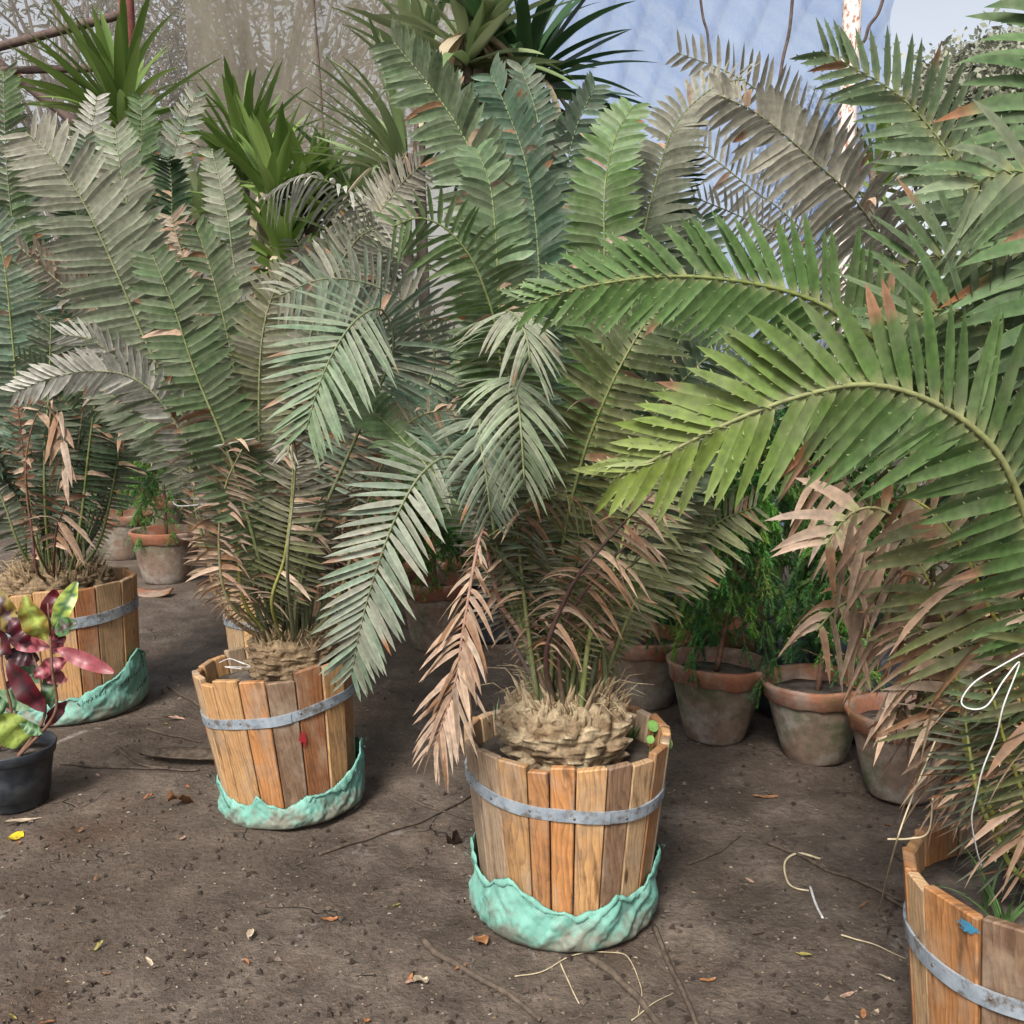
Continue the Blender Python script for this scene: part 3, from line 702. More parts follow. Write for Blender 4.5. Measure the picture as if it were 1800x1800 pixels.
frond('M', [(1120, 1090, 2.85), (1190, 990, 2.92), (1260, 920, 3.0), (1330, 890, 3.05)], .13, 'OL', .2, .12, spacing=.017, w=.013)
# dead fronds
frond('M', [(960, 1150, 2.56), (1000, 1040, 2.48), (1050, 970, 2.44), (1110, 905, 2.40), (1150, 865, 2.4)], .13, 'BR', .15, .6, spacing=.023, w=.014, rac=(.075, .028, .028), droop=.3, roll=30, t0=.12, rr=.010)
frond('M', [(985, 1120, 2.58), (1050, 1010, 2.5), (1100, 960, 2.48), (1170, 900, 2.5)], .12, 'OL', .2, .4, spacing=.026, w=.013, rac=(.1, .04, .03), droop=.4)
frond('M', [(925, 1130, 2.62), (880, 1060, 2.6), (855, 960, 2.56), (848, 930, 2.5), (832, 1000, 2.45), (812, 1120, 2.42), (800, 1200, 2.42), (762, 1320, 2.42)], .12, 'PK', .1, .8, n=(-.4, -.8, .2), spacing=.018, w=.014, droop=.35, rac=(.36, .2, .15), t0=.45, alpha=(60, 35))
frond('M', [(900, 1000, 2.6), (930, 900, 2.5), (985, 870, 2.45), (1040, 900, 2.42)], .10, 'OL', .2, .5, spacing=.022, w=.014, droop=.5)
fill('M', 7, (20, 160), (62, 80), (1.1, 1.45), .12, ['BG', 'DG', 'G'], .15, .03, 91)
fill('M', 7, (-170, -10), (70, 82), (.45, .7), .07, ['OL', 'DU', 'DG'], .25, .15, 92, spacing=.014, w=.007)

# --- L: the wired, dusty plant ------------------------------------------
frond('L', [(420, 960, 3.3), (345, 780, 3.26), (265, 620, 3.25), (205, 480, 3.25), (150, 362, 3.26), (100, 285, 3.28), (45, 232, 3.3)], .185, 'LG', .32, .02, split=True, n=(.1, -1, .15), w=.024, spacing=.0205, tipc='DU')
frond('L', [(460, 940, 3.5), (340, 700, 3.5), (270, 520, 3.5), (232, 390, 3.5), (212, 300, 3.52), (202, 226, 3.56)], .14, 'LG', .6, .02, n=(-.1, -1, .1), w=.023, spacing=.020)
frond('L', [(455, 980, 3.15), (402, 800, 3.12), (345, 660, 3.12), (305, 540, 3.14), (268, 448, 3.18)], .135, 'G', .22, .02, split=True, n=(.2, -1, .1), w=.023, spacing=.0205)
frond('L', [(475, 960, 3.25), (432, 760, 3.25), (402, 600, 3.26), (372, 480, 3.28), (345, 398, 3.3)], .122, 'G', .28, .02, n=(-.1, -1, .1), w=.022)
frond('L', [(480, 920, 3.5), (440, 620, 3.5), (412, 470, 3.52), (398, 370, 3.54), (372, 262, 3.6)], .095, 'LG', .55, .02, n=(.15, -1, .1), w=.021, spacing=.019)
frond('L', [(470, 960, 3.2), (456, 780, 3.18), (458, 620, 3.18), (475, 530, 3.2), (505, 470, 3.22)], .11, 'OL', .5, .04, n=(.3, -1, 0))
frond('L', [(500, 940, 3.4), (520, 720, 3.42), (560, 540, 3.45), (620, 430, 3.45), (660, 400, 3.4)], .15, 'LG', .6, .03, n=(.2, -.9, .3))
# drooping right: the broad comb in front
frond('L', [(545, 960, 3.25), (630, 760, 3.2), (690, 620, 3.1), (672, 545, 3.02), (628, 560, 2.94), (588, 615, 2.9), (560, 680, 2.88), (540, 750, 2.88)], .225, 'BG', .4, .0, split=True, fix=True, n=(.1, -1, .3), spacing=.0215, w=.0165, droop=.08, alpha=(84, 32), roll=12, t0=.35, tipc='LG', prof=[.6, .8, .95, 1, .95, .75, .5])
frond('L', [(575, 960, 3.4), (690, 780, 3.35), (762, 650, 3.3), (735, 555, 3.24), (660, 503, 3.18), (570, 490, 3.12), (490, 520, 3.08)], .17, 'BG', .6, .03, fix=True, n=(0, -1, .4), droop=.25, w=.019, spacing=.02, t0=.3)
# pale dry arms on the left
frond('L', [(430, 1010, 3.25), (368, 860, 3.18), (300, 730, 3.1), (240, 668, 3.05), (170, 652, 3.0), (95, 662, 2.97), (28, 688, 2.96)], .10, 'WH', .2, .05, n=(.1, -.9, .5), w=.019, spacing=.019, t0=.25, prof=[.5, .6, .7, .9, 1, .75, .5], alpha=(62, 38))
frond('L', [(425, 1000, 3.3), (355, 850, 3.3), (295, 740, 3.28), (235, 660, 3.24), (165, 600, 3.2), (112, 588, 3.18)], .11, 'DU', .6, .05, n=(0, -1, .3), w=.014, spacing=.018, t0=.25, alpha=(60, 30), tipc='WH')
frond('L', [(420, 990, 3.35), (345, 820, 3.4), (270, 660, 3.42), (190, 560, 3.44), (110, 500, 3.45), (30, 430, 3.45)], .10, 'DU', .5, .35, n=(-.5, -.7, .4), w=.016)
frond('L', [(415, 1000, 3.4), (330, 800, 3.5), (240, 630, 3.55), (170, 530, 3.6), (60, 435, 3.6)], .10, 'PK', .4, .4, n=(-.5, -.7, .4), w=.016)
frond('L', [(395, 1040, 3.3), (352, 930, 3.25), (338, 850, 3.2), (322, 760, 3.2), (270, 690, 3.2)], .085, 'OL', .5, .2, n=(-.7, -.6, .1), w=.013, spacing=.014, rac=(.2, .24, .06))
# lower wired bundle
frond('L', [(430, 1060, 3.25), (420, 960, 3.22), (432, 880, 3.2), (440, 800, 3.18), (415, 770, 3.1)], .14, 'OL', .25, .25, spacing=.016, w=.0155, rac=(.26, .28, .05), tipc='WH')
frond('L', [(478, 1060, 3.18), (500, 980, 3.14), (512, 880, 3.12), (515, 800, 3.12)], .14, 'OL', .25, .2, spacing=.0165, w=.0155, rac=(.28, .28, .05), tipc='DU')
frond('L', [(540, 1040, 3.35), (555, 920, 3.35), (552, 780, 3.35), (545, 640, 3.38)], .16, 'DG', .45, .25, spacing=.017, w=.015)
frond('L', [(575, 1040, 3.4), (600, 900, 3.42), (610, 760, 3.44), (640, 640, 3.48)], .16, 'DG', .4, .3, spacing=.017, w=.015)
frond('L', [(400, 1080, 3.3), (368, 1000, 3.26), (360, 900, 3.24), (372, 820, 3.22)], .10, 'PK', .2, .65, spacing=.015, w=.014, n=(-.5, -.8, .1), rac=(.3, .2, .1))
frond('L', [(405, 1060, 3.2), (385, 960, 3.15), (395, 860, 3.1), (425, 790, 3.06)], .12, 'PK', .3, .7, spacing=.016, w=.015, droop=.2)
frond('L', [(520, 1060, 3.3), (530, 960, 3.28), (525, 860, 3.25), (500, 760, 3.25)], .15, 'DU', .3, .35, spacing=.017, w=.014)
frond('L', [(450, 1060, 3.35), (460, 960, 3.35), (470, 860, 3.35), (480, 700, 3.35)], .17, 'DU', .2, .35, spacing=.018, w=.014)
frond('L', [(590, 1060, 3.25), (640, 900, 3.15), (690, 780, 3.08), (740, 730, 3.02), (800, 720, 3.0)], .12, 'PK', .3, .8, spacing=.018, w=.013, droop=.2, n=(0, -1, .3))
frond('L', [(505, 1000, 3.05), (515, 880, 3.0), (520, 800, 2.95), (512, 770, 2.9), (505, 800, 2.86)], .09, 'DU', .6, .2, n=(0, -.7, .6), spacing=.02, w=.008, t0=.6, alpha=(70, 30))
fill('L', 8, (10, 170), (62, 80), (1.0, 1.4), .12, ['LG', 'DG', 'BG'], .3, .05, 93)
fill('L', 6, (-170, -10), (72, 82), (.45, .7), .09, ['OL', 'DU', 'LG'], .3, .2, 94, spacing=.016, w=.010)

# --- B: far left plant ----------------------------------------------------
frond('B', [(55, 900, 4.3), (38, 760, 4.3), (22, 600, 4.3), (8, 470, 4.32), (-10, 380, 4.35)], .15, 'BG', .3, .02, n=(.1, -1, 0), w=.024, spacing=.023, rac=(.2, .24, .06), split=True)
frond('B', [(70, 860, 4.6), (40, 520, 4.7), (15, 330, 4.7), (8, 200, 4.7), (6, 125, 4.72)], .155, 'G', .25, .02, w=.023, spacing=.022, split=True)
frond('B', [(85, 860, 4.7), (70, 560, 4.8), (45, 380, 4.85), (30, 300, 4.9)], .15, 'BG', .3, .02)
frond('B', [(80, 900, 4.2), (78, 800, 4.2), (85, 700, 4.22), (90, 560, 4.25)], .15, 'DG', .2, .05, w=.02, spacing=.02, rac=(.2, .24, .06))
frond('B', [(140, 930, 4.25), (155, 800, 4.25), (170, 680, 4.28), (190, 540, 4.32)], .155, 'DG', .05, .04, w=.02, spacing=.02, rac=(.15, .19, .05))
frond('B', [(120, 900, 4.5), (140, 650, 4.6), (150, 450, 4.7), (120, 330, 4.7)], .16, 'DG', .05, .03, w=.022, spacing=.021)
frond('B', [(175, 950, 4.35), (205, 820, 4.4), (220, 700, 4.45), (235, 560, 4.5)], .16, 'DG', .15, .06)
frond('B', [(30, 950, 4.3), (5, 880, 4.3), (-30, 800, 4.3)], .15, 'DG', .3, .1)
frond('B', [(150, 880, 4.8), (170, 560, 5.0), (168, 330, 5.1), (160, 250, 5.15), (170, 170, 5.2)], .145, 'BG', .5, .02, w=.026, spacing=.025, tipc='WH')
frond('B', [(170, 880, 4.8), (220, 560, 5.0), (245, 360, 5.1), (248, 250, 5.15), (250, 170, 5.2)], .15, 'G', .1, .02, w=.026, spacing=.025)
frond('B', [(180, 880, 4.8), (250, 560, 5.0), (285, 380, 5.1), (305, 270, 5.15), (345, 165, 5.2)], .14, 'BG', .6, .02, w=.026, spacing=.025)
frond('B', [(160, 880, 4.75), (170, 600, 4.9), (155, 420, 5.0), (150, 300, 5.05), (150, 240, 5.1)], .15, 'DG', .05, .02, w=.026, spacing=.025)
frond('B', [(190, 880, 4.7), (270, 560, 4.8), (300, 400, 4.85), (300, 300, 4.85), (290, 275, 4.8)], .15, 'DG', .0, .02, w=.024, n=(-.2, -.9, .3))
frond('B', [(60, 950, 4.15), (45, 830, 4.05), (60, 740, 4.0), (90, 705, 3.95), (108, 760, 3.93), (112, 860, 3.93)], .12, 'BR', 0, .9, spacing=.05, w=.03, t0=.4, droop=.7, rac=(.25, .13, .08), rr=.006)
frond('B', [(95, 980, 4.15), (100, 930, 4.1), (112, 895, 4.05), (118, 870, 4.05)], .16, 'BR', 0, .9, spacing=.04, w=.03, t0=.5, droop=.3, rac=(.12, .04, .03))
frond('B', [(65, 1000, 4.15), (52, 900, 4.1), (40, 790, 4.1), (30, 700, 4.1)], .05, 'BR', .1, .8, spacing=.03, rac=(.13, .045, .04))
frond('B', [(150, 700, 4.2), (200, 640, 4.1), (225, 690, 4.0), (215, 760, 3.98)], .12, 'PK', .3, .8, spacing=.05, w=.025, t0=.6, droop=.6, rac=(.2, .15, .1), rr=.006)
fill('B', 6, (0, 180), (60, 80), (1.2, 1.6), .15, ['DG', 'BG', 'G'], .2, .03, 95, w=.022, spacing=.022)
fill('B', 5, (-170, -10), (70, 82), (.7, 1.0), .16, ['DG', 'BG'], .2, .1, 96)

# --- R: the big plant on the right -------------------------------------
HP = [.6, .75, .9, 1, .85, .6, .4]
frond('R', [(1900, 1250, 1.75), (1845, 1060, 1.68), (1800, 900, 1.62), (1748, 790, 1.58), (1650, 712, 1.55), (1530, 676, 1.53), (1400, 698, 1.52), (1270, 748, 1.52), (1170, 798, 1.52), (1085, 838, 1.53)],
      .205, 'HG', .05, .0, n=(.05, -1, .15), spacing=.0238, w=.028, split=True, teeth=1, t0=.33, alpha=(62, 28), roll=16, rr=.0115, lift=.1, prof=[.8, .95, 1, 1, .85, .55, .35], tipdead=.12, rac=(.26, .28, .11), tipc='YG')
frond('R', [(1880, 1150, 1.95), (1790, 900, 1.95), (1660, 690, 1.93), (1510, 578, 1.9), (1425, 526, 1.88), (1300, 494, 1.87), (1160, 486, 1.87), (1020, 506, 1.88), (935, 532, 1.9)],
      .175, 'HG', .04, .0, n=(.05, -1, .1), spacing=.0222, w=.0245, split=True, teeth=1, t0=.30, alpha=(62, 30), roll=18, rr=.0105, lift=.1, prof=HP, rac=(.2, .24, .07))
frond('R', [(1950, 1100, 1.85), (1950, 750, 1.85), (1915, 500, 1.86), (1880, 260, 1.88), (1865, 80, 1.9), (1860, -120, 1.92)], .255, 'G', .04, .01, n=(0, -1, .05), spacing=.026, w=.033, teeth=1, t0=.35, alpha=(88, 60), roll=-14, lift=.1, droop=.22, prof=HP)
frond('R', [(1960, 1000, 1.7), (1960, 700, 1.62), (1900, 400, 1.58), (1840, 320, 1.56), (1770, 300, 1.55), (1705, 330, 1.55)], .20, 'G', .25, .03, n=(.1, -.75, .6), spacing=.027, w=.026, teeth=1, t0=.4, droop=.3, alpha=(72, 30), roll=12)
frond('R', [(1900, 1100, 2.2), (1850, 700, 2.3), (1760, 430, 2.35), (1690, 310, 2.38), (1640, 230, 2.4), (1570, 160, 2.42), (1448, 92, 2.45)], .225, 'LG', .1, .01, n=(-.35, -.9, .1), lift=.4, spacing=.025, w=.027, alpha=(74, 35), t0=.3, teeth=1, prof=HP)
frond('R', [(1930, 1100, 2.1), (1900, 760, 2.15), (1850, 560, 2.15), (1760, 470, 2.12), (1650, 450, 2.1), (1560, 480, 2.08)], .23, 'G', .12, .02, n=(0, -.8, .6), spacing=.027, w=.027, teeth=1, alpha=(70, 35), t0=.3)
frond('R', [(1920, 1150, 1.95), (1880, 860, 1.9), (1820, 680, 1.88), (1730, 570, 1.86), (1640, 545, 1.85), (1560, 580, 1.84)], .23, 'G', .12, .03, n=(0, -.9, .4), spacing=.027, w=.028, teeth=1, alpha=(65, 35), t0=.3)
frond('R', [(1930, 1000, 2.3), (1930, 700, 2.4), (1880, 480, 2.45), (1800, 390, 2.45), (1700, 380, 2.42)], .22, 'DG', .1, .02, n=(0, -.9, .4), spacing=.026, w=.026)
# olive half-dead lower fronds
frond('R', [(1830, 1420, 1.82), (1790, 1180, 1.78), (1735, 1060, 1.77), (1690, 960, 1.78), (1640, 900, 1.8), (1590, 870, 1.82)], .20, 'OL', .15, .45, n=(0, -1, .2), spacing=.022, w=.025, teeth=1, t0=.2, rac=(.34, .32, .06), droop=.12, roll=20, alpha=(80, 60))
frond('R', [(1800, 1500, 1.85), (1720, 1380, 1.82), (1690, 1280, 1.82), (1680, 1180, 1.84), (1650, 1060, 1.88), (1600, 960, 1.95)], .17, 'OL', .2, .55, n=(0, -1, .2), spacing=.021, w=.019, teeth=1, t0=.25, rac=(.32, .32, .05), droop=.15)
frond('R', [(1790, 1500, 1.9), (1735, 1400, 1.92), (1700, 1250, 1.95), (1690, 1100, 2.0)], .18, 'OL', .2, .5, spacing=.022, w=.02, teeth=1, rac=(.32, .32, .05), t0=.2)
frond('R', [(1800, 1540, 1.78), (1752, 1470, 1.76), (1720, 1400, 1.75), (1700, 1290, 1.76), (1695, 1230, 1.76)], .11, 'DG', .35, .15, spacing=.013, w=.008, rac=(.26, .3, .05), t0=.1)
frond('R', [(1840, 1480, 1.75), (1800, 1400, 1.72), (1765, 1300, 1.7), (1740, 1200, 1.7)], .13, 'G', .2, .25, spacing=.019, w=.017, teeth=1, rac=(.3, .3, .05))
frond('R', [(1860, 1450, 1.72), (1850, 1300, 1.68), (1830, 1150, 1.66), (1800, 1050, 1.66)], .17, 'OL', .15, .4, spacing=.022, w=.02, teeth=1, rac=(.32, .3, .05))
# dead skirt
frond('R', [(1780, 1350, 1.95), (1690, 1120, 1.95), (1620, 970, 1.94), (1560, 900, 1.92), (1500, 900, 1.92), (1450, 960, 1.93)], .19, 'PK', .15, .85, n=(0, -.9, .4), spacing=.026, w=.026, teeth=1, droop=.25, t0=.25)
frond('R', [(1770, 1400, 1.98), (1660, 1200, 2.0), (1580, 1090, 2.0), (1520, 1050, 2.0), (1470, 1070, 2.0), (1435, 1110, 2.0)], .16, 'PK', .2, .9, n=(0, -.9, .4), spacing=.028, w=.022, teeth=1, droop=.45, t0=.25)
frond('R', [(1770, 1440, 1.9), (1680, 1290, 1.9), (1620, 1220, 1.9), (1590, 1200, 1.88), (1570, 1260, 1.87)], .14, 'PK', .25, .9, n=(-.2, -.9, .3), spacing=.024, w=.02, teeth=1, droop=.5, t0=.2)
frond('R', [(1780, 1400, 1.88), (1700, 1240, 1.86), (1640, 1130, 1.86), (1590, 1080, 1.86)], .17, 'BR', .15, .8, spacing=.024, w=.023, teeth=1, droop=.2, t0=.2)
frond('R', [(1775, 1420, 2.05), (1690, 1200, 2.08), (1600, 1000, 2.1), (1500, 860, 2.12), (1420, 810, 2.12)], .17, 'BR', .25, .8, spacing=.026, w=.022, droop=.5, t0=.25)
fill('R', 5, (20, 160), (60, 78), (1.1, 1.4), .2, ['DG', 'G'], .1, .03, 97, spacing=.025, w=.025)
fill('R', 7, (170, 290), (58, 76), (.45, .7), .13, ['OL', 'PK', 'DU', 'OL'], .2, .5, 98, spacing=.018, w=.015, teeth=1)

# --- K, C, D: plants behind ---------------------------------------------
frond('K', [(560, 800, 4.3), (640, 600, 4.15), (672, 460, 4.05), (640, 370, 3.98), (590, 325, 3.92), (530, 312, 3.88), (470, 345, 3.85)], .19, 'LG', .5, .02, n=(.1, -.6, .8), droop=.5, w=.017, spacing=.021, tipc='WH')
frond('K', [(540, 800, 4.5), (590, 560, 4.6), (640, 420, 4.6), (700, 330, 4.6), (740, 290, 4.55)], .19, 'DU', .3, .03, n=(0, -1, .2))
frond('K', [(500, 800, 4.4), (530, 560, 4.4), (540, 470, 4.4), (520, 420, 4.35)], .14, 'LG', .5, .03)
frond('K', [(520, 800, 4.2), (590, 600, 4.1), (660, 520, 4.05), (640, 440, 4.0), (570, 440, 3.95), (500, 470, 3.92)], .16, 'DU', .4, .05, n=(0, -.8, .5), droop=.3)
frond('K', [(430, 850, 4.4), (380, 640, 4.4), (330, 480, 4.45), (300, 380, 4.5)], .17, 'PK', .4, .3)
fill('K', 14, (-150, 200), (52, 80), (1.0, 1.5), .13, ['LG', 'DG', 'BG', 'G'], .3, .08, 101, spacing=.021, w=.02)
fill('C', 15, (0, 360), (60, 80), (1.2, 1.75), .14, ['BG', 'BG', 'DG'], .2, .03, 102, spacing=.021, w=.021)
frond('D', [(1700, 900, 3.9), (1620, 560, 3.4), (1520, 375, 3.1), (1430, 282, 3.0), (1335, 202, 2.95), (1262, 166, 2.92)], .175, 'DU', .3, .02, n=(-.1, -1, .25), lift=.05, roll=6, droop=.25, w=.034, spacing=.026, alpha=(80, 45), split=True, t0=.3)
frond('D', [(1680, 900, 4.1), (1580, 480, 3.7), (1465, 275, 3.5), (1375, 192, 3.45), (1290, 132, 3.4), (1190, 92, 3.38)], .15, 'DU', .5, .02, n=(.2, -1, .3), w=.024, spacing=.026, lift=.4)
frond('D', [(1650, 900, 3.9), (1500, 520, 3.6), (1390, 385, 3.5), (1325, 335, 3.45), (1250, 275, 3.42), (1172, 222, 3.4)], .14, 'WH', .5, .02, n=(0, -1, .3), w=.018, spacing=.022)
frond('D', [(1640, 900, 3.8), (1480, 560, 3.5), (1370, 420, 3.4), (1300, 380, 3.36), (1215, 345, 3.34)], .12, 'DU', .5, .05, n=(0, -.9, .5), w=.016, spacing=.022)
frond('D', [(1660, 900, 3.9), (1560, 700, 3.6), (1400, 560, 3.4), (1280, 530, 3.3), (1180, 545, 3.26), (1085, 560, 3.25)], .15, 'WH', .3, .02, n=(0, -.9, .5), w=.018, spacing=.022)
fill('D', 12, (0, 360), (55, 78), (1.1, 1.6), .16, ['DG', 'BG', 'G', 'DU'], .2, .05, 103, spacing=.025, w=.024)

# ------------------------------------------------------------------ clay pots with young conifers
def clay_pot(loc, rt, rb, h, label, seed, tilt=(0, 0)):
    root = empty('terracotta_pot', loc, label, 'pot', 'terracotta pots', (tilt[0], tilt[1], 0))
    rim = .058 * h / .32; lip = .012
    rad = lambda z: lerp(rb, rt, (z / h) ** .9)
    wob = lambda r, z, a, i: (r * (1 + .012 * mn.noise(Vector((math.cos(a) * 1.5 + seed, math.sin(a) * 1.5, z * 6)))), z + .004 * mn.noise(Vector((math.cos(a) * 2, math.sin(a) * 2, seed))))
    m = MB(); prof = [(.001, 0), (rb * .96, 0), (rb, .008)] + [(rad(h * q), h * q) for q in (.15, .3, .45, .6, .75, .86)]
    m.lathe(prof, 44, wob=wob); m.build('wall', M['pot'], root=root, local=True)
    m = MB()
    zt = h - rim
    def wrim(r, z, a, i):
        r2, z2 = wob(r, z, a, i)
        if i in (0, 1): z2 -= .016 * (.4 + mn.noise(Vector((math.cos(a) * 2.4 + seed * 3, math.sin(a) * 2.4, 5)))) 
        return r2, z2
    m.lathe([(rad(zt) - .002, zt - .012), (rad(zt) + lip * .8, zt - .004), (rad(zt) + lip * 1.15, zt + rim * .45), (rt + lip, h - .008), (rt + lip * .5, h), (rt - .008, h), (rt - .016, h - .012), (rad(h * .7) - .018, h * .7)], 44, wob=wrim)
    m.build('rim', M['rim'], root=root, local=True)
    m = MB(); zz = h * .82
    m.lathe([(rad(zz) - .008, zz - .02), (rad(zz) - .012, zz), (rad(zz) * .5, zz + .008), (.001, zz + .01)], 32,
            wob=lambda r, z, a, i: (r, z + .008 * mn.noise(Vector((r * 20 * math.cos(a), r * 20 * math.sin(a), seed)))))
    m.build('soil', M['soil'], root=root, local=True)
    return root
CF = [(.065, .16, .04), (.09, .21, .05), (.14, .28, .055), (.045, .11, .04)]
def conifer_mesh(seed, H, bare, spread, hang):
    rg = random.Random(seed); t = MB(); f = MB()
    lean = Vector((rg.uniform(-.15, .15), rg.uniform(-.1, .1), 0))
    top = [Vector((0, 0, 0)), Vector((0, 0, H * .4)) + lean * H * .5, Vector((0, 0, H * .75)) + lean * H * .8, Vector((0, 0, H)) + lean * H]
    line = crom(top, 6); t.tube(line, [lerp(.013, .004, i / (len(line) - 1)) for i in range(len(line))], 7)
    nb = 76
    for k in range(nb):
        q = lerp(bare, 1.0, (k / (nb - 1)) ** .85); i = min(int(q * (len(line) - 1)), len(line) - 1); p = line[i]
        a = k * 2.4 + rg.uniform(-.5, .5); L = spread * (1.15 - .65 * (q - bare) / (1 - bare)) * rg.uniform(.7, 1.25); o = Vector((math.cos(a), math.sin(a), 0))
        up = rg.uniform(.1, .6)
        cur = crom([p, p + o * L * .4 + Vector((0, 0, up * L * .35)), p + o * L * .75 + Vector((0, 0, up * L * .3 - hang * L * .25)), p + o * L + Vector((0, 0, up * L * .1 - hang * L * .8))], 5)
        line2, ln = resample(cur, 18); t.tube(line2, [.003 - .0018 * j / 17 for j in range(18)], 4)
        col = rg.choice(CF); col = tuple(x * rg.uniform(.8, 1.1) for x in col)
        subs = [line2]
        for sgn in (1, -1):
            for j in (5, 9, 13):
                s0 = line2[j]; tt = (line2[j + 1] - line2[j - 1]).normalized(); sd_ = tt.cross(Vector((0, 0, 1))) * sgn
                l2 = L * .32 * rg.uniform(.6, 1.1)
                subs.append([s0 + (tt * .6 + sd_ * .9).normalized() * (l2 * w / 7) + Vector((0, 0, -hang * .5 * l2 * (w / 7) ** 2)) for w in range(8)])
        for sl in subs:
            c2 = tuple(x * rg.uniform(.85, 1.25) for x in col)
            for j in range(len(sl) - 1):
                for _ in range(13):
                    b = sl[j].lerp(sl[j + 1], rg.random()); tt = (sl[j + 1] - sl[j]).normalized()
                    rv = Vector((rg.gauss(0, 1), rg.gauss(0, 1), rg.gauss(0, 1))); rv = (rv - tt * rv.dot(tt)).normalized()
                    e = b + (rv * .8 + tt * .75).normalized() * rg.uniform(.015, .028); s_ = tt.cross(rv) * .0019
                    i0 = f.vert(b - s_, c2); f.vert(b + s_, c2); f.vert(e, tuple(x * 1.25 for x in c2)); f.f.append((i0, i0 + 1, i0 + 2))
    return t, f
CONM = {}
def conifer(loc, kind, label, rotz, sc=1.0):
    root = empty('young_conifer', loc, label, 'conifer', 'young conifers in pots', (0, 0, rotz)); root.scale = (sc, sc, sc)
    if kind not in CONM:
        prm = {0: (31, .86, .18, .22, 1.0), 1: (32, .75, .2, .22, .8), 2: (33, 1.0, .16, .28, .9), 3: (34, .72, .22, .25, .8)}[kind]
        t, f = conifer_mesh(*prm)
        a = t.build('trunk', M['bark'], root=root, local=True); b = f.build('foliage', M['needle'], root=root, local=True, smooth=False)
        CONM[kind] = (a.data, b.data)
    else:
        for nm, me in zip(('trunk', 'foliage'), CONM[kind]):
            o = bpy.data.objects.new(nm, me); COL.objects.link(o); o.parent = root
def pot_at(u, v, Y, r, rb, h, label, clabel, kind, seed, tilt=(0, 0), sc=1.0):
    d = ray(u, v); X = d.x / d.y * Y
    clay_pot(Vector((X, Y, -.006)), r, rb, h, label, seed, tilt)
    if clabel: conifer(Vector((X, Y, h * .80)), kind, clabel, seed * 1.7, sc)
pot_at(1259, 1160, 4.07, .203, .118, .325, 'grey weathered clay pot with an orange rim holding a slanting red stem', 'drooping young conifer with a slanting red stem', 0, 1, (0, R(2)), .95)
pot_at(1438, 1190, 3.85, .198, .116, .315, 'mossy clay pot with a dripping rim beside the slanting stem pot', 'small conifer with a thin stem in the mossy pot', 1, 2, (0, R(-2)), .9)
pot_at(1590, 1230, 3.5, .19, .112, .31, 'red clay pot half hidden by the dead leaf skirt', None, 0, 3)
pot_at(1135, 1130, 4.5, .20, .12, .32, 'shaded clay pot close behind the barrel with weeds', 'shaded conifer behind the pale stemmed cycad', 3, 4)
pot_at(765, 1015, 5.45, .195, .125, .375, 'lone clay pot with a reddish rim between two barrels', 'conifer with a straight stem in the lone clay pot', 3, 5)
pot_at(292, 928, 7.2, .245, .165, .37, 'large grey clay pot with a rolled rim holding a straight stem', 'round headed conifer in the large grey pot', 2, 6)
pot_at(213, 905, 8.1, .23, .165, .36, 'stained clay pot behind the honey coloured barrel', 'pale green conifer in the stained pot', 2, 7)
pot_at(290, 888, 9.2, .25, .18, .34, 'clay pot behind the large grey pot', 'conifer behind the large grey pot', 2, 8)
pot_at(235, 875, 9.7, .25, .18, .34, 'orange clay pot farthest from the barrels', 'conifer in the farthest orange pot', 1, 9)
pot_at(830, 985, 6.1, .20, .14, .36, 'brown clay pot just behind the lone clay pot', 'conifer behind the lone clay pot', 1, 10)
pot_at(700, 985, 6.2, .20, .14, .36, 'clay pot behind the hanging frond', 'conifer behind the hanging frond', 3, 11)
pot_at(1335, 1135, 4.62, .20, .14, .33, 'pale clay pot behind the slanting stem pot', 'dense conifer behind the slanting stem', 2, 12)
pot_at(1480, 1160, 4.45, .19, .14, .33, 'clay pot behind the mossy pot', 'conifer behind the mossy pot', 3, 13)
pot_at(1225, 1090, 5.1, .2, .14, .33, 'clay pot in the shade behind the pale clay pot', 'shaded conifer behind the pale clay pot', 2, 14)
k = 20
for (u, Y, kd) in ((1400, 5.3, 2), (1290, 5.8, 0), (1520, 5.6, 2), (1640, 5.2, 2), (1450, 6.2, 2), (1180, 6.0, 2), (1080, 6.3, 2), (1330, 6.7, 2), (960, 6.8, 2), (620, 6.6, 2), (540, 6.3, 2)):
    k += 1
    pot_at(u, 1000, Y, .2, .14, .33, 'clay pot in the shaded back row of conifers', 'conifer in the shaded back row', kd, k, sc=1.15)
    PLAST = None
# dark nursery bags behind the pots
for i, (u, Y) in enumerate(((1190, 4.95), (1290, 4.95), (1400, 4.85), (1395, 4.4), (1530, 4.1), (1570, 4.75), (1250, 5.4), (1440, 5.4), (860, 5.6), (590, 7.1), (250, 10.4))):
    d = ray(u, 1000); X = d.x / d.y * Y; rg = random.Random(i + 60)
    m = MB(); m.lathe([(.001, 0), (.12, 0), (.135, .03), (.13, .14), (.135, .26), (.128, .30), (.12, .29), (.1, .25), (.001, .25)], 28,
                      wob=lambda r, z, a, j: (r * (1 + .06 * mn.noise(Vector((math.cos(a) * 3, math.sin(a) * 3, z * 9 + i)))), z + .012 * mn.noise(Vector((math.cos(a) * 2, math.sin(a) * 2, i))) * (z > .2)))
    o = m.build('nursery_bag', M['plastic']); o.location = (X, Y, -.004); o.scale = (1.15, 1.15, 1.25)
    tag(o, 'dark plastic nursery bag among the conifer pots', 'plant bag', 'dark nursery bags')

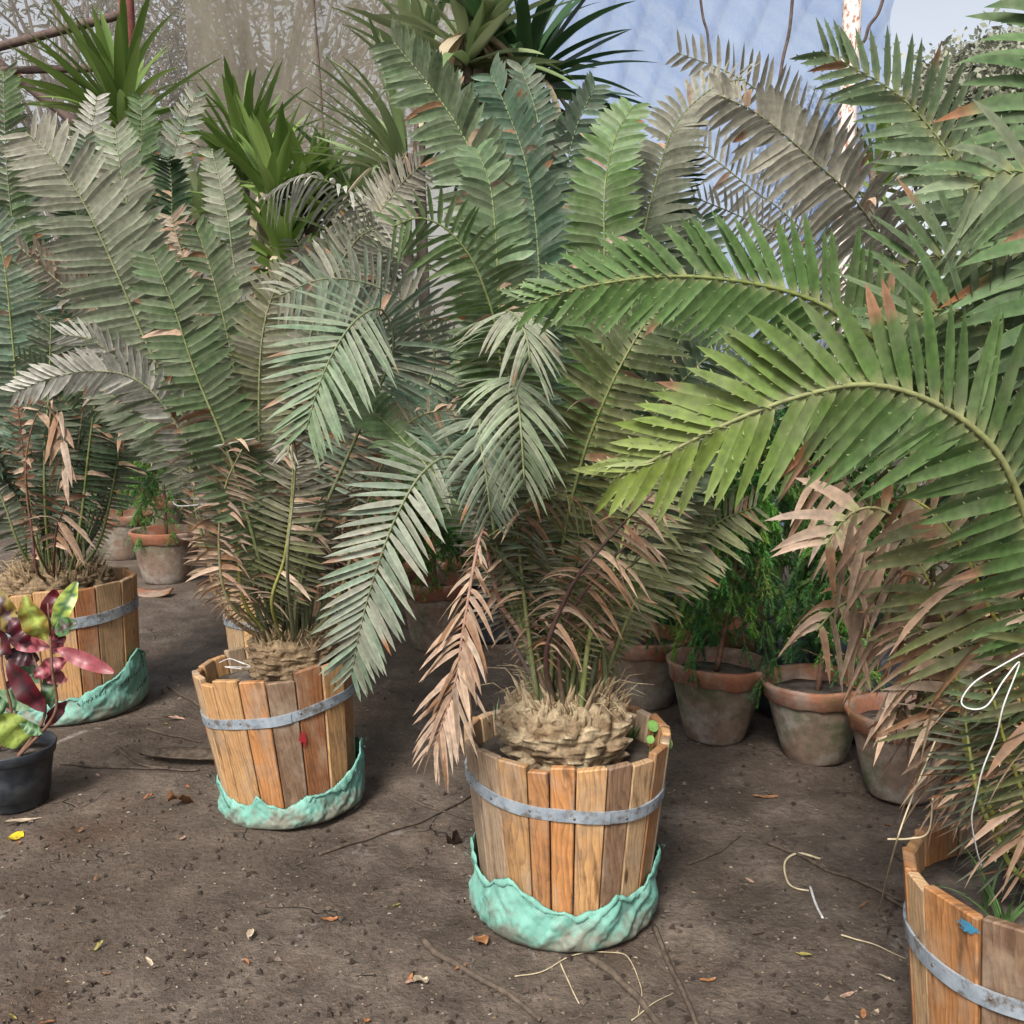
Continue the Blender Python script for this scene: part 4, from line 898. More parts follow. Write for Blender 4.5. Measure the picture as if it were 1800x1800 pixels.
# ------------------------------------------------------------------ dark pot with croton
CP = Vector((-1.745, 3.42, -.006))
root = empty('plastic_pot', CP, 'dark grey plastic pot holding the red leaved shrub', 'pot')
m = MB(); m.lathe([(.001, 0), (.108, 0), (.114, .006), (.118, .035), (.122, .037), (.128, .1), (.139, .17), (.141, .172), (.146, .178), (.152, .208), (.150, .212), (.144, .210), (.139, .18), (.135, .17)], 56)
m.build('wall', M['plastic'], root=root, local=True)
m = MB(); m.lathe([(.138, .165), (.1, .175), (.05, .182), (.001, .182)], 30, wob=lambda r, z, a, j: (r, z + .008 * mn.noise(Vector((r * 30 * math.cos(a), r * 30 * math.sin(a), 2))))); m.build('soil', M['soil'], root=root, local=True)
root = empty('croton', CP + Vector((0, 0, .17)), 'croton shrub with dark red, pink and yellow green leaves in the dark pot', 'shrub')
SB = CP + Vector((.035, -.03, .17)); SB2 = CP + Vector((-.05, 0, .17))
for pts in ([SB, at(96, 1255, 3.38), at(92, 1180, 3.36), at(88, 1110, 3.36), at(84, 1060, 3.38)], [SB, at(78, 1260, 3.42), at(70, 1190, 3.44), at(50, 1130, 3.46)],
            [SB2, at(20, 1260, 3.42), at(5, 1180, 3.42), at(0, 1090, 3.45)], [SB2, at(-30, 1240, 3.4), at(-60, 1150, 3.4)]):
    m = MB(); ln = crom(pts, 6); m.tube(ln, [lerp(.0065, .003, i / (len(ln) - 1)) for i in range(len(ln))], 7); m.build('stem', M['bark'], root=root)
RD = (.085, .006, .013); DR = (.035, .007, .012); GRN = (.05, .12, .04); YGN = (.36, .45, .10); PNK = (.30, .075, .09); OLV = (.20, .15, .03); PGR = (.16, .26, .14); LIM = (.22, .3, .06)
CRO = [((84, 1100), (95, 1040), 34, RD, RD), ((95, 1105), (128, 1030), 32, YGN, GRN), ((98, 1110), (124, 1095), 34, GRN, DR), ((80, 1125), (42, 1060), 46, OLV, YGN), ((92, 1125), (96, 1062), 30, RD, PNK),
       ((88, 1138), (8, 1125), 30, PNK, RD), ((100, 1140), (188, 1178), 28, PNK, PNK), ((95, 1150), (110, 1110), 24, PNK, RD), ((80, 1250), (12, 1175), 42, RD, DR), ((90, 1245), (84, 1172), 30, GRN, PGR),
       ((70, 1200), (25, 1160), 34, PGR, GRN), ((60, 1240), (-5, 1222), 36, PGR, PGR), ((45, 1305), (5, 1268), 60, LIM, YGN), ((75, 1290), (38, 1272), 22, GRN, PGR), ((82, 1275), (108, 1240), 24, RD, DR),
       ((70, 1160), (10, 1150), 36, DR, DR), ((60, 1130), (20, 1090), 40, DR, RD), ((30, 1120), (-10, 1040), 40, OLV, DR), ((20, 1150), (-30, 1100), 40, DR, RD), ((60, 1190), (110, 1160), 34, RD, PNK),
       ((75, 1180), (110, 1195), 28, PNK, PNK), ((10, 1200), (60, 1215), 34, DR, RD), ((35, 1235), (15, 1260), 30, PNK, PGR), ((0, 1110), (48, 1080), 34, DR, RD), ((10, 1250), (-30, 1230), 36, GRN, PGR), ((50, 1150), (62, 1090), 34, DR, PNK)]
rg = random.Random(5)
for i, ((u0, v0), (u1, v1), wp, c, vein) in enumerate(CRO):
    Y = 3.40 + rg.uniform(-.07, .07) + (.06 if i > 14 else 0)
    a = at(u0, v0, Y); b = at(u1, v1, Y + rg.uniform(-.07, .03)); d = (b - a); L = d.length * 1.05; d.normalize()
    nv = Vector((rg.uniform(-.5, .5), -1, rg.uniform(.2, .7))); nv = (nv - d * nv.dot(d)).normalized(); s = d.cross(nv); w = px(wp, 3.45) * .5
    m = MB(); NR = 12; cu = rg.uniform(-.3, -.05)
    for r_ in range(NR + 1):
        t = r_ / NR; hw = w * (math.sin(math.pi * min(1, t * .92 + .04)) ** .75) * (1 if t > .1 else .25 + t * 7.5)
        p = a + d * (L * t) + nv * (cu * L * t * t) + nv * (.006 * math.sin(t * 14 + i))
        for q in (-1, -.5, 0, .5, 1):
            cc = vein if (q == 0 or (abs(q) == .5 and r_ % 3 == 0)) else c
            kk = rg.uniform(.75, 1.25); cc = tuple(x * kk for x in cc)
            m.vert(p + s * (hw * q) + nv * (hw * (.32 * abs(q) + .05 * math.sin(t * 22 + q))), cc)
    for r_ in range(NR):
        for q in range(4): m.f.append((r_ * 5 + q, r_ * 5 + q + 1, (r_ + 1) * 5 + q + 1, (r_ + 1) * 5 + q))
    m.build('leaf', M['croton'], root=root)

# ------------------------------------------------------------------ yuccas behind
YL = []
def yucca_leaf_mesh(L, w, bend, seed, dry=False):
    rg = random.Random(seed); m = MB(); n = 12
    for i in range(n + 1):
        t = i / n; hw = .5 * w * min(1, .55 + t * 2.2) * max(0, 1 - t ** 3) ** .8
        if i == n: hw = .0008
        z = bend * L * (t ** 2.2); p = Vector((L * t * (1 - .25 * abs(bend) * t), rg.uniform(-.002, .002), z))
        for q in (-1, 0, 1): m.vert(p + Vector((0, hw * q, abs(q) * hw * .38)))
    for i in range(n):
        for q in range(2): m.f.append((i * 3 + q, i * 3 + q + 1, (i + 1) * 3 + q + 1, (i + 1) * 3 + q))
    me_o = m.build('leaf', M['sword']); me = me_o.data; bpy.data.objects.remove(me_o); return me
def mat_swordc(name, c1, c2):
    a = NT(name); o = a.obj(); oi = a.n('ObjectInfo')
    c = a.mix(oi.outputs['Random'], c1, c2)
    st = a.noise(a.mapping(o, (2, 240, 1)), 1, 2)
    c = a.mix(.5, c, a.ramp(st, [(.3, .6), (.7, 1.3)]), 'MULTIPLY'); a.set(c, .42, .4); a.translucent(c, .22); return a.m
MS = dict(g=mat_swordc('yucca_green', (.085, .15, .03), (.20, .29, .075)), d=mat_swordc('yucca_dark', (.022, .06, .02), (.05, .11, .04)),
          p=mat_swordc('yucca_pale', (.15, .22, .085), (.30, .34, .19)), y=mat_swordc('yucca_dry', (.32, .26, .16), (.5, .42, .3)))
YM = {}
def yucca(u, v, Y, n, L, mk, label, seed, el=(15, 88), az=(0, 360), dry=0, w=.042, bends=(-.05, -.35), trunk=True):
    rg = random.Random(seed); c = at(u, v, Y)
    root = empty('yucca', Vector((c.x, c.y, 0)), label, 'yucca', 'sword leaved yuccas at the back')
    h = c.z
    if trunk:
        m = MB(); ln = crom([(0, 0, -.02), (.02, 0, h * .4), (-.01, .01, h * .8), (0, 0, h)], 6); m.tube(ln, [.036 + .01 * mn.noise(Vector((0, i * .8, seed))) for i in range(len(ln))], 9)
        m.build('trunk', M['greybark'], root=root, local=True)
    for k in range(n + dry):
        isd = k >= n; mk2 = 'y' if isd else mk
        b = rg.choice((0, 1, 2, 3)); key = (mk2, b, L)
        if key not in YM:
            me = yucca_leaf_mesh(L, w, lerp(bends[0], bends[1], b / 3) if not isd else -.5, b + 3); me.materials.clear(); me.materials.append(MS[mk2]); YM[key] = me
        o = bpy.data.objects.new('leaf', YM[key]); COL.objects.link(o); o.parent = root
        a = R(rg.uniform(*az)); e = R(lerp(el[0], el[1], (k + .5) / n if not isd else 0) + rg.uniform(-10, 10)) if not isd else R(rg.uniform(-75, -20))
        o.rotation_euler = Matrix.Rotation(a, 3, 'Z').to_4x4().to_3x3().__matmul__(Matrix.Rotation(-e, 3, 'Y')).__matmul__(Matrix.Rotation(R(rg.uniform(-25, 25)), 3, 'X')).to_euler()
        o.location = (.03 * math.cos(a), .03 * math.sin(a), h - .18 * (1 - (k + .5) / n) * (0 if isd else 1)); s = rg.uniform(.75, 1.1); o.scale = (s, 1, 1)
yucca(215, 205, 10.2, 64, 1.2, 'g', 'tall yucca with fresh green sword leaves under the red pole', 71, (0, 88), w=.105)
yucca(430, 275, 8.0, 52, .72, 'g', 'green yucca with upright leaves beside the beige net', 72, (15, 88), w=.085)
yucca(545, 345, 7.2, 50, .6, 'g', 'low green yucca behind the wired cycad', 73, (5, 80), dry=4, w=.08)
yucca(345, 360, 7.9, 44, .62, 'p', 'pale low yucca left of the upright green one', 74, (0, 80), dry=4, w=.08)
yucca(822, 62, 5.7, 44, .70, 'p', 'tall yucca with pale green leaves and dry hanging leaves', 75, (-5, 85), dry=18, w=.08)
yucca(925, 120, 5.9, 60, .80, 'd', 'dark leaved yucca in front of the blue net', 76, (-20, 80), dry=7, w=.085, bends=(-.05, -.5))
yucca(738, 110, 6.4, 34, .62, 'p', 'yucca with narrow striped pale leaves', 77, (40, 88), dry=3, w=.07)
yucca(715, 270, 6.2, 34, .8, 'p', 'yucca with long stiff leaves leaning over the beige net', 78, (10, 75), az=(110, 270), dry=5, w=.05)
yucca(480, 330, 7.0, 50, .62, 'g', 'broad leaved green yucca in front of the beige net', 80, (10, 85), dry=4, w=.085)
yucca(500, 440, 6.9, 46, .6, 'g', 'low broad yucca just behind the arching dusty fronds', 87, (0, 80), dry=6, w=.08)
yucca(650, 440, 7.0, 46, .62, 'p', 'low pale yucca beside the low broad yucca', 88, (0, 80), dry=6, w=.07)
yucca(620, 345, 7.4, 44, .62, 'p', 'pale yucca between the beige net and the arching dusty fronds', 86, (5, 80), dry=5, w=.075)
yucca(1540, 300, 7.0, 24, .5, 'g', 'yucca behind the rusty white post', 79, (5, 80), w=.05)

# ------------------------------------------------------------------ posts, beams and nets
def pole(name, p0, p1, r, mat, label, cat, n=12, seed=0, group=None):
    m = MB(); pts = [Vector(p0).lerp(Vector(p1), i / 10) for i in range(11)]
    m.tube([p - Vector(p0) for p in pts], [r * (1 + .04 * mn.noise(Vector((i, seed, 0)))) for i in range(11)], n)
    o = m.build(name, mat); o.location = p0; return tag(o, label, cat, group)
pb = at(1485, 300, 6.5); pt = at(1497, 0, 6.5)
pole('post', (pb.x, 6.5, -.05), (pt.x + .006, 6.5, 4.3), .056, M['rust'], 'white painted steel post with rust speckles', 'post', 20)
pp = at(226, 20, 10.8); pole('post', (pp.x, 10.8, -.05), (pp.x - .02, 10.8, 5.6), .075, M['redpole'], 'dark red steel post behind the tall yucca', 'post')
YN = 11.6
def beam(a, b, r, label):
    pole('beam', at(*a), at(*b), r, M['beam'], label, 'beam', 7)
beam((-260, 150, 11.0), (226, 22, 10.85), .045, 'weathered wooden beam rising to the red post')
beam((-120, 20, 11.2), (150, 230, 11.2), .05, 'weathered wooden brace slanting behind the far left cycad')
beam((-150, 128, 11.3), (232, 118, 11.0), .04, 'level weathered rail behind the tall yucca')
def net(name, quads, mat, label, nx=70, ny=50, amp=.06, fr=2.0, seed=0, pleat=0):
    A, B, C_, D_ = [Vector(q) for q in quads]; m = MB()      # top-left, top-right, bottom-left, bottom-right
    for j in range(ny + 1):
        for i in range(nx + 1):
            s, t = i / nx, j / ny; p = A.lerp(B, s).lerp(C_.lerp(D_, s), t)
            p.y += amp * mn.noise(Vector((s * 3 * fr, t * fr, seed))) + .25 * amp * mn.noise(Vector((s * 16 * fr, t * 3 * fr, seed + 2)))
            if pleat: p.y += pleat * abs(math.sin((s * 1.6 + t * .9) * 21 + 2 * mn.noise(Vector((s * 2, t * 2, 1))))) ** 6
            m.vert(p)
    for j in range(ny):
        for i in range(nx):
            q = j * (nx + 1) + i; m.f.append((q, q + 1, q + nx + 2, q + nx + 1))
    return tag(m.build(name, mat), label, 'shade net')
xL = at(-400, 0, YN).x; x1 = at(330, 0, YN).x; x2 = at(880, 0, YN).x; x3 = at(1545, 0, YN - 2).x
net('shade_net', [(xL, YN, 5.8), (x1 + .25, YN, 5.8), (xL, YN, .0), (x1 + .25, YN, .0)], M['net_thin'], 'thin see-through shade net in front of the feathery tree')
net('shade_net', [(x1, YN - .12, 5.8), (x2 + .1, YN - .12, 5.8), (x1, YN - .12, 0), (x2 + .1, YN - .12, 0)], M['net_beige'], 'dense beige shade net hanging behind the green yuccas', seed=4, amp=.1)
net('shade_net', [(x2 - .1, YN - .3, 6.2), (at(1590, 0, 9.2).x, 9.2, 5.2), (x2 - .1, YN - .3, 0), (at(1480, 200, 9.2).x, 9.2, 0)], M['net_blue'], 'blue shade net stretched with slanting pleats behind the dark yucca', nx=160, ny=70, seed=6, amp=.12, pleat=.13)
def rope(pts, r, label, mat='beam', name='rope', cat='rope'):
    m = MB(); P = crom([at(*p) for p in pts], 6); o0 = P[0].copy(); m.tube([p - o0 for p in P], [r] * len(P), 5); o = m.build(name, M[mat]); o.location = o0; return tag(o, label, cat)
rope([(548, -40, 11.3), (556, 60, 11.3), (563, 150, 11.3), (575, 330, 11.3)], .012, 'thin dark rope hanging down the beige net')
rope([(1395, -30, 8.9), (1388, 50, 8.9), (1375, 110, 8.9), (1362, 200, 8.9)], .014, 'dark red rope slanting down the blue net')
rope([(1228, -30, 9.4), (1236, 30, 9.4), (1244, 60, 9.4), (1248, 120, 9.4)], .012, 'dark rope with a kink on the blue net')
rope([(1560, -30, 9.0), (1545, 20, 9.0), (1528, 45, 9.0), (1520, 70, 9.0), (1505, 85, 9.0)], .014, 'dark cord along the free edge of the blue net')

# ------------------------------------------------------------------ trees beyond the net
def tree(u, v, Y, H, spread, ncl, label, cols, seed, leafL=.12, per=70, lw=.2, cl=.5):
    rg = random.Random(seed); b = gnd(900, 1800); c = at(u, v, Y); bx = Vector((c.x, Y, -.05))
    root = empty('tree', bx, label, 'tree', 'trees beyond the nets'); t = MB(); f = MB()
    top = c.z
    trunk = crom([(0, 0, 0), (.2, .1, top * .3), (-.1, 0, top * .6), (.1, 0, top)], 6); t.tube(trunk, [lerp(.16, .05, i / (len(trunk) - 1)) for i in range(len(trunk))], 8)
    for k in range(ncl):
        while True:
            p = Vector((rg.uniform(-1, 1), rg.uniform(-1, 1), rg.uniform(-1, 1)))
            if p.length < 1: break
        e = Vector((p.x * spread, p.y * spread * .7, top + p.z * H)); s0 = trunk[int(rg.uniform(.3, .95) * (len(trunk) - 1))]
        t.tube(crom([s0, s0.lerp(e, .5) + Vector((0, 0, .15)), e], 4), [.035 * (1 - i / 9.5) + .004 for i in range(9)], 4)
        for _ in range(per):
            q = e + Vector((rg.gauss(0, cl), rg.gauss(0, cl), rg.gauss(0, cl * .8))); d = Vector((rg.gauss(0, 1), rg.gauss(0, 1), rg.gauss(-.3, 1))).normalized(); s = d.cross(Vector((rg.gauss(0, 1), rg.gauss(0, 1), rg.gauss(0, 1)))).normalized()
            L = leafL * rg.uniform(.6, 1.3); cc = rg.choice(cols); kk = rg.uniform(.7, 1.3); cc = tuple(x * kk for x in cc)
            i0 = f.vert(q, cc); f.vert(q + d * L * .5 + s * L * lw, cc); f.vert(q + d * L, cc); f.vert(q + d * L * .5 - s * L * lw, cc); f.f.append((i0, i0 + 1, i0 + 2, i0 + 3))
    t.build('trunk', M['greybark'], root=root, local=True); f.build('crown', M['needle'], root=root, local=True, smooth=False)
FTH = [(.075, .085, .045), (.06, .07, .035), (.10, .10, .06), (.05, .045, .03)]
tree(120, 60, 14.5, 2.2, 3.0, 90, 'feathery tree seen through the thin net', FTH, 81, .16, 60, .10, .4)
tree(480, 70, 15, 2.6, 3.0, 110, 'dense tree showing through the beige net', FTH, 82, .16, 90, .14, .45)
tree(1745, 215, 45, 3.0, 3.6, 150, 'pale distant tree beyond the open side of the nursery', [(.26, .27, .2), (.33, .33, .26), (.22, .24, .18)], 83, .34, 260, .3, .6)  # distance haze painted in: leaf colours lightened
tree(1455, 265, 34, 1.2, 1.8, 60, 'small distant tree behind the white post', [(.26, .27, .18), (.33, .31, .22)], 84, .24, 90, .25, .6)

# ------------------------------------------------------------------ wire, string, straw on the plants
def strand(name, pts, r, mat, label, cat, n=6, closed=False, group=None):
    P = crom(pts, 8); o0 = P[0].copy(); m = MB(); m.tube([p - o0 for p in P], [r] * len(P), n); o = m.build(name, M[mat]); o.location = o0
    return tag(o, label, cat, group)
wc = PL_['L']['c']; rg = random.Random(4); pts = []
for k in range(15):
    a = 2 * math.pi * k / 14 - 1.6; q = .30 + rg.uniform(-.02, .02)
    pts.append(Vector((wc.x - .04 + q * 1.05 * math.cos(a), wc.y + q * .95 * math.sin(a), 1.075 + .012 * math.sin(a * 2) + rg.uniform(-.008, .008) + .02 * math.cos(a))))
strand('wire', pts, .0022, 'wire', 'grey wire tied round the fronds of the dusty cycad', 'wire')
strand('string', [at(*p) for p in ((1800, 1148, 1.60), (1760, 1170, 1.58), (1712, 1200, 1.57), (1690, 1232, 1.57), (1705, 1246, 1.565), (1735, 1240, 1.565), (1765, 1195, 1.57), (1792, 1165, 1.59), (1764, 1240, 1.58), (1752, 1290, 1.59), (1728, 1350, 1.60), (1716, 1400, 1.62), (1708, 1440, 1.64), (1716, 1490, 1.68), (1726, 1525, 1.72))],
       .0013, 'string', 'white string looped over the dead leaf skirt', 'string')
strand('dry_stalk', [at(1645, 1300, 1.80), at(1600, 1410, 1.82), at(1570, 1500, 1.86), gnd(1545, 1602)], .0017, 'straw', 'long straw coloured stalk hanging from the dead leaf skirt to the ground', 'dry stalk', 5)
strand('dry_stalk', [at(1560, 1475, 1.9), at(1600, 1474, 1.9), at(1632, 1462, 1.88), at(1640, 1400, 1.85)], .002, 'straw', 'short bent straw stalk below the dead leaf skirt', 'dry stalk', 5)
strand('white_thread', [at(*p) for p in ((385, 1165, 3.26), (405, 1158, 3.24), (430, 1168, 3.2), (412, 1160, 3.22), (440, 1172, 3.22), (395, 1172, 3.24), (425, 1176, 3.2))], .0013, 'string', 'tangle of white thread on the soil of the leaning barrel', 'thread')

# ------------------------------------------------------------------ weeds
def grass(c, n, L, label, seed, wid=.0025):
    rg = random.Random(seed); root = empty('grass_tuft', c, label, 'grass', 'grass weeds in the barrels')
    for k in range(n):
        a = rg.uniform(0, 6.28); l = L * rg.uniform(.6, 1.2); o = Vector((math.cos(a), math.sin(a), 0)); s = Vector((-o.y, o.x, 0)); m = MB(); b = o * rg.uniform(0, .015)
        kk = rg.uniform(.7, 1.3); c_ = (.10 * kk, .19 * kk, .06 * kk); e = rg.uniform(.3, .9)
        for i in range(6):
            t = i / 5; p = b + o * (l * e * t ** 1.4) + Vector((0, 0, l * (t - e * .5 * t * t))); hw = wid * (1 - t) + .0003
            m.vert(p - s * hw, c_); m.vert(p + s * hw, c_)
        for i in range(5): m.f.append((i * 2, i * 2 + 1, i * 2 + 3, i * 2 + 2))
        m.build('blade', M['leaf'], root=root, local=True)
SZ = .445
for i, (u, v, n, L) in enumerate(((895, 1315, 9, .12), (870, 1285, 7, .11), (915, 1345, 7, .09), (1112, 1300, 10, .10), (1060, 1345, 6, .05))):
    grass(gnd(u, v, SZ), n, L, ['tall grass tuft left of the pale scaly stem', 'grass tuft against the inner staves left of the pale stem', 'grass tuft in front of the pale scaly stem', 'grass tuft right of the pale scaly stem', 'short grass sprout by the front rim of the weedy barrel'][i], 200 + i)
grass(gnd(1765, 1640, SZ), 10, .17, 'grass tuft in the barrel with the blue smear', 210, .006)
grass(gnd(1735, 1600, SZ), 6, .14, 'thin grass tuft beside the stem in the blue smeared barrel', 211, .003)
def seedling(u, v, h, label, seed, lr=.016):
    rg = random.Random(seed); c = gnd(u, v, SZ - .004); root = empty('seedling', c, label, 'seedling', 'round leaved seedlings')
    for k in range(2):
        a = rg.uniform(0, 6.28); top = Vector((.02 * math.cos(a), .02 * math.sin(a), h * (1 - .35 * k)))
        m = MB(); m.tube(crom([(0, 0, 0), top * .5 + Vector((.004, 0, 0)), top], 4), [.0012] * 9, 4, (.16, .28, .07)); m.build('stalk', M['leaf'], root=root, local=True)
        m = MB(); cc = m.vert(top, (.17, .36, .08)); nv = Vector((rg.uniform(-.3, .3), -.7, .8)).normalized(); s1 = nv.cross(Vector((1, 0, 0))).normalized(); s2 = nv.cross(s1)
        for q in range(14):
            t = 6.283 * q / 14; m.vert(top + (s1 * math.cos(t) * 1.15 + s2 * math.sin(t)) * lr * (1 - .3 * k), (.15, .33, .07))
        for q in range(14): m.f.append((cc, cc + 1 + q, cc + 1 + (q + 1) % 14))
        m.build('leaf', M['leaf'], root=root, local=True)
seedling(1140, 1325, .075, 'round leaved seedling by the right rim of the weedy barrel', 1)
seedling(1158, 1335, .05, 'round leaved seedling leaning over the rim of the weedy barrel', 2, .018)
seedling(1082, 1342, .045, 'small round leaved seedling close to the pale scaly stem', 3, .013)

# ------------------------------------------------------------------ litter on the earth floor
def ground_stick(pts, r0, r1, mat, label, cat='twig', name='twig', flat=False):
    P = crom([gnd(u, v) for u, v in pts], 7); P = [Vector((p.x, p.y, gz(p.x, p.y) + max(r0 * .6, .003) + .002)) for p in P]
    o0 = P[0].copy(); m = MB(); n = len(P)
    m.tube([p - o0 for p in P], [lerp(r0, r1, i / (n - 1)) * (1 + .25 * mn.noise(Vector((i * .7, r0 * 1000, 0)))) for i in range(n)], 6)
    o = m.build(name, M[mat]); o.location = o0
    return tag(o, label, cat, 'twigs and strips on the earth floor' if cat == 'twig' else None)
ground_stick([(205, 1312), (235, 1335), (285, 1350), (350, 1352)], .008, .004, 'twig', 'dark curled palm strip beside the leaning barrel')
ground_stick([(105, 1342), (180, 1347), (250, 1350), (300, 1346)], .006, .003, 'twig', 'thin dark twig beside the dark plastic pot')
ground_stick([(295, 1208), (340, 1235), (378, 1262)], .007, .004, 'twig', 'straight twig behind the leaning barrel')
ground_stick([(258, 1282), (300, 1292), (355, 1305)], .006, .003, 'twig', 'straight dark twig left of the leaning barrel')
ground_stick([(560, 1500), (640, 1474), (740, 1442), (828, 1398)], .006, .003, 'twig', 'long thin twig between the leaning barrel and the weedy barrel')
ground_stick([(700, 1394), (760, 1418), (830, 1440)], .004, .003, 'twig', 'short thin twig touching the weedy barrel')
ground_stick([(745, 1652), (775, 1682), (830, 1712), (900, 1752), (950, 1792)], .010, .006, 'twig', 'half buried bark strip in front of the weedy barrel')
ground_stick([(1035, 1685), (1085, 1722), (1130, 1768), (1170, 1815)], .010, .008, 'twig', 'grey bark strip below the sack of the weedy barrel')
ground_stick([(1150, 1628), (1172, 1680), (1200, 1740), (1228, 1810)], .008, .006, 'twig', 'straight dark stick right of the grey bark strip')
ground_stick([(1350, 1482), (1420, 1512), (1500, 1548), (1606, 1590)], .006, .005, 'twig', 'long straight twig reaching the barrel with the blue smear')
ground_stick([(1558, 1576), (1590, 1598), (1616, 1616)], .006, .003, 'twig', 'short twig by the barrel with the blue smear')
ground_stick([(1478, 1650), (1530, 1660), (1592, 1684)], .0024, .0012, 'straw', 'pale dry twig near the barrel with the blue smear')
ground_stick([(1442, 1508), (1405, 1502), (1380, 1516), (1384, 1545), (1400, 1558), (1422, 1565)], .004, .0025, 'straw', 'pale curled strap lying in a half ring on the earth')
ground_stick([(1424, 1557), (1432, 1585), (1446, 1620)], .004, .0035, 'string', 'short white stick beside the pale curled strap')
ground_stick([(905, 1712), (960, 1700), (1020, 1676), (1085, 1672), (1112, 1700), (1128, 1745), (1122, 1780)], .0018, .001, 'straw', 'long curved straw stem below the sack of the weedy barrel')
ground_stick([(985, 1692), (1000, 1725), (1018, 1760)], .002, .0015, 'straw', 'short straw stem below the sack of the weedy barrel')
ground_stick([(1110, 1790), (1150, 1765), (1185, 1742)], .0016, .0009, 'straw', 'straw stem beside the straight dark stick')
ground_stick([(1210, 1520), (1260, 1500), (1300, 1470)], .003, .002, 'twig', 'thin twig on the open ground near the clay pots')
LC = dict(yel=(.62, .44, .03), brn=(.24, .12, .06), ora=(.34, .15, .065), pale=(.52, .42, .3), dk=(.06, .04, .03), pk=(.42, .27, .2), olive=(.30, .26, .08))
def fallen_leaf(u, v, L, w, col, label, seed, group=None, lift=.01, name='fallen_leaf'):
    rg = random.Random(seed); c = gnd(u, v); a = rg.uniform(0, 6.28); d = Vector((math.cos(a), math.sin(a), 0)); s = Vector((-d.y, d.x, 0)); m = MB(); n = 7
    z0 = gz(c.x, c.y) + .004; cv = rg.uniform(.2, 1.0) * lift; cc = LC[col]
    for i in range(n + 1):
        t = i / n; hw = w * .5 * max(.04, math.sin(math.pi * min(1, t * .95 + .03)) ** .8); p = d * (L * (t - .5)) + Vector((0, 0, cv * math.sin(t * 3.1 + seed) + .003))
        kk = rg.uniform(.75, 1.25); c2 = tuple(x * kk for x in cc)
        m.vert(p - s * hw + Vector((0, 0, cv * rg.uniform(.2, 1.2))), c2); m.vert(p, tuple(x * .8 for x in c2)); m.vert(p + s * hw + Vector((0, 0, cv * rg.uniform(.2, 1.2))), c2)
    for i in range(n):
        for q in (0, 1): m.f.append((i * 3 + q, i * 3 + q + 1, i * 3 + q + 4, i * 3 + q + 3))
    o = m.build(name, M['dry']); o.location = (c.x, c.y, z0); return tag(o, label, 'leaf', group or 'fallen leaves on the earth floor')
fallen_leaf(318, 1412, .10, .05, 'brn', 'curled brown and yellow leaf in front of the leaning barrel', 1, lift=.03)
fallen_leaf(28, 1470, .07, .045, 'yel', 'bright yellow leaf in front of the dark plastic pot', 3, lift=.012)
fallen_leaf(740, 1722, .045, .04, 'pale', 'pale round leaf beside the half buried bark strip', 5)
fallen_leaf(845, 1655, .06, .04, 'ora', 'crumpled orange brown leaf by the sack of the weedy barrel', 7, lift=.025)
fallen_leaf(798, 1480, .07, .05, 'dk', 'dark shrivelled leaf left of the weedy barrel', 8, lift=.03)
fallen_leaf(1345, 1400, .09, .02, 'brn', 'narrow brown leaflet in front of the mossy pot', 9)
fallen_leaf(580, 1617, .05, .015, 'ora', 'narrow orange leaflet on the open earth', 10)
fallen_leaf(310, 1268, .10, .025, 'pk', 'dry pinkish leaflet left of the leaning barrel', 12)
fallen_leaf(440, 1640, .05, .02, 'pale', 'pale leaf fragment on the open earth below the leaning barrel', 13)
fallen_leaf(40, 1443, .12, .03, 'pale', 'whitish dry leaf scrap below the dark plastic pot', 14)
rg = random.Random(77)
for k in range(70):
    u = rg.uniform(0, 1800); v = rg.uniform(1180, 1800)
    p = gnd(u, v)
    if any((p.xy - POS[q].xy).length < .36 for q in ('M', 'L', 'B', 'R', 'K')) or p.y > 4.3 or (p.xy - CP.xy).length < .18 or (p.x > .55 and p.y > 3.4): continue
    fallen_leaf(u, v, rg.uniform(.015, .05), rg.uniform(.006, .014), rg.choice(('brn', 'pale', 'pk', 'dk', 'ora', 'olive')), 'tiny dry leaf scrap lying on the bare earth', 300 + k, 'tiny leaf scraps on the earth floor', .006)
# shard and husk
m = MB()
for i in range(9):
    for j in range(6):
        a = lerp(-.7, .7, i / 8); m.vert((.19 * math.sin(a), .12 * (j / 5 - .5) * (1 - .3 * abs(a)), .19 * (1 - math.cos(a)) * .5 + .004 * j))
for i in range(8):
    for j in range(5): m.f.append((i * 6 + j, (i + 1) * 6 + j, (i + 1) * 6 + j + 1, i * 6 + j + 1))
o = m.build('pot_shard', M['rim']); c = gnd(268, 1046); o.location = (c.x, c.y, .004); o.modifiers.new('t', 'SOLIDIFY').thickness = .014
tag(o, 'curved terracotta shard lying right of the honey coloured barrel', 'shard')
m = MB(); rg = random.Random(8)
for i in range(15):
    t = i / 14; hw = .055 * math.sin(math.pi * min(1, t * .9 + .05)) ** .7
    for q in (-1, -.5, 0, .5, 1): m.vert((t * .46 - .23, q * hw, .012 + .018 * abs(q) ** 2 + .01 * mn.noise(Vector((t * 5, q, 2)))))
for i in range(14):
    for q in range(4): m.f.append((i * 5 + q, i * 5 + q + 1, (i + 1) * 5 + q + 1, (i + 1) * 5 + q))
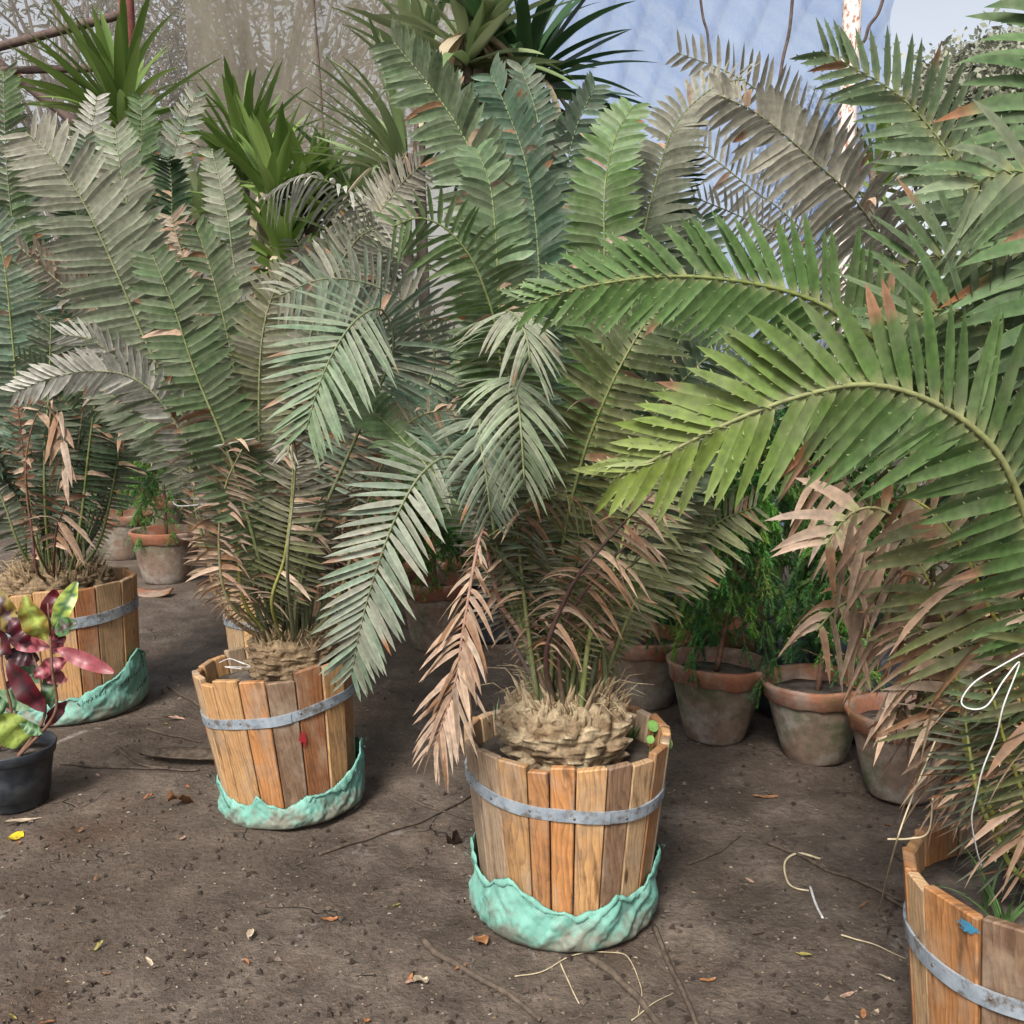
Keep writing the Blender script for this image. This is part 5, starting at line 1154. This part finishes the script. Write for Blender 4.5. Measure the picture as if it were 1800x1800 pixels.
o = m.build('palm_husk', M['twig']); c = gnd(345, 1338); o.location = (c.x, c.y, 0); o.rotation_euler = (0, 0, -.15); o.modifiers.new('t', 'SOLIDIFY').thickness = .004
tag(o, 'dark dry palm husk lying against the leaning barrel', 'husk')
# crumbs of soil and chaff too many to count
m = MB(); rg = random.Random(99); CC = [(.07, .052, .04), (.11, .083, .064), (.05, .037, .029), (.17, .135, .105), (.40, .35, .28), (.3, .22, .14)]
for k in range(9000):
    u = rg.uniform(-60, 1860); v = 1120 + 740 * rg.random() ** .8; p = gnd(u, v)
    if any((p.xy - POS[q].xy).length < .25 for q in POS): continue
    r = .0022 + .011 * rg.random() ** 5; cc = rg.choices(CC, (5, 5, 4, 3, 1, 1))[0]; r = min(r, .0042) if cc[0] > .25 else r; z = gz(p.x, p.y) + r * .35; el = rg.uniform(.8, 2.2) if cc[0] > .25 else 1; a = rg.uniform(0, 6.28)
    b = len(m.v)
    for (x, y, q) in ((1, 0, 0), (-.5, .87, 0), (-.5, -.87, 0), (0, 0, 1)):
        X = x * r * el * rg.uniform(.7, 1.3); Y_ = y * r * rg.uniform(.7, 1.3); m.vert((p.x + X * math.cos(a) - Y_ * math.sin(a), p.y + X * math.sin(a) + Y_ * math.cos(a), z + q * r * rg.uniform(.5, 1)), cc)
    m.f += [(b, b + 1, b + 3), (b + 1, b + 2, b + 3), (b + 2, b, b + 3)]
tag(m.build('soil_crumbs', M['caudex'], smooth=False), 'loose soil crumbs and chaff strewn over the earth floor', 'soil crumbs', kind='stuff')
# paint marks on two barrels
BL = next(o for o in bpy.data.objects if o.get('label', '').startswith('leaning wooden barrel')); BR_ = next(o for o in bpy.data.objects if 'blue paint smear' in o.get('label', '') and o.name.startswith('wooden'))
paint_blot(BL, R(-62), .30, .019, .032, lambda z: lerp(.222, .270, z / .51) + .0045, (.30, .012, .02), 'red_paint', 3)
paint_blot(BR_, R(-147), .493, .034, .012, lambda z: lerp(.232, .284, z / .51) + .0045, (.03, .22, .36), 'blue_paint', 4)
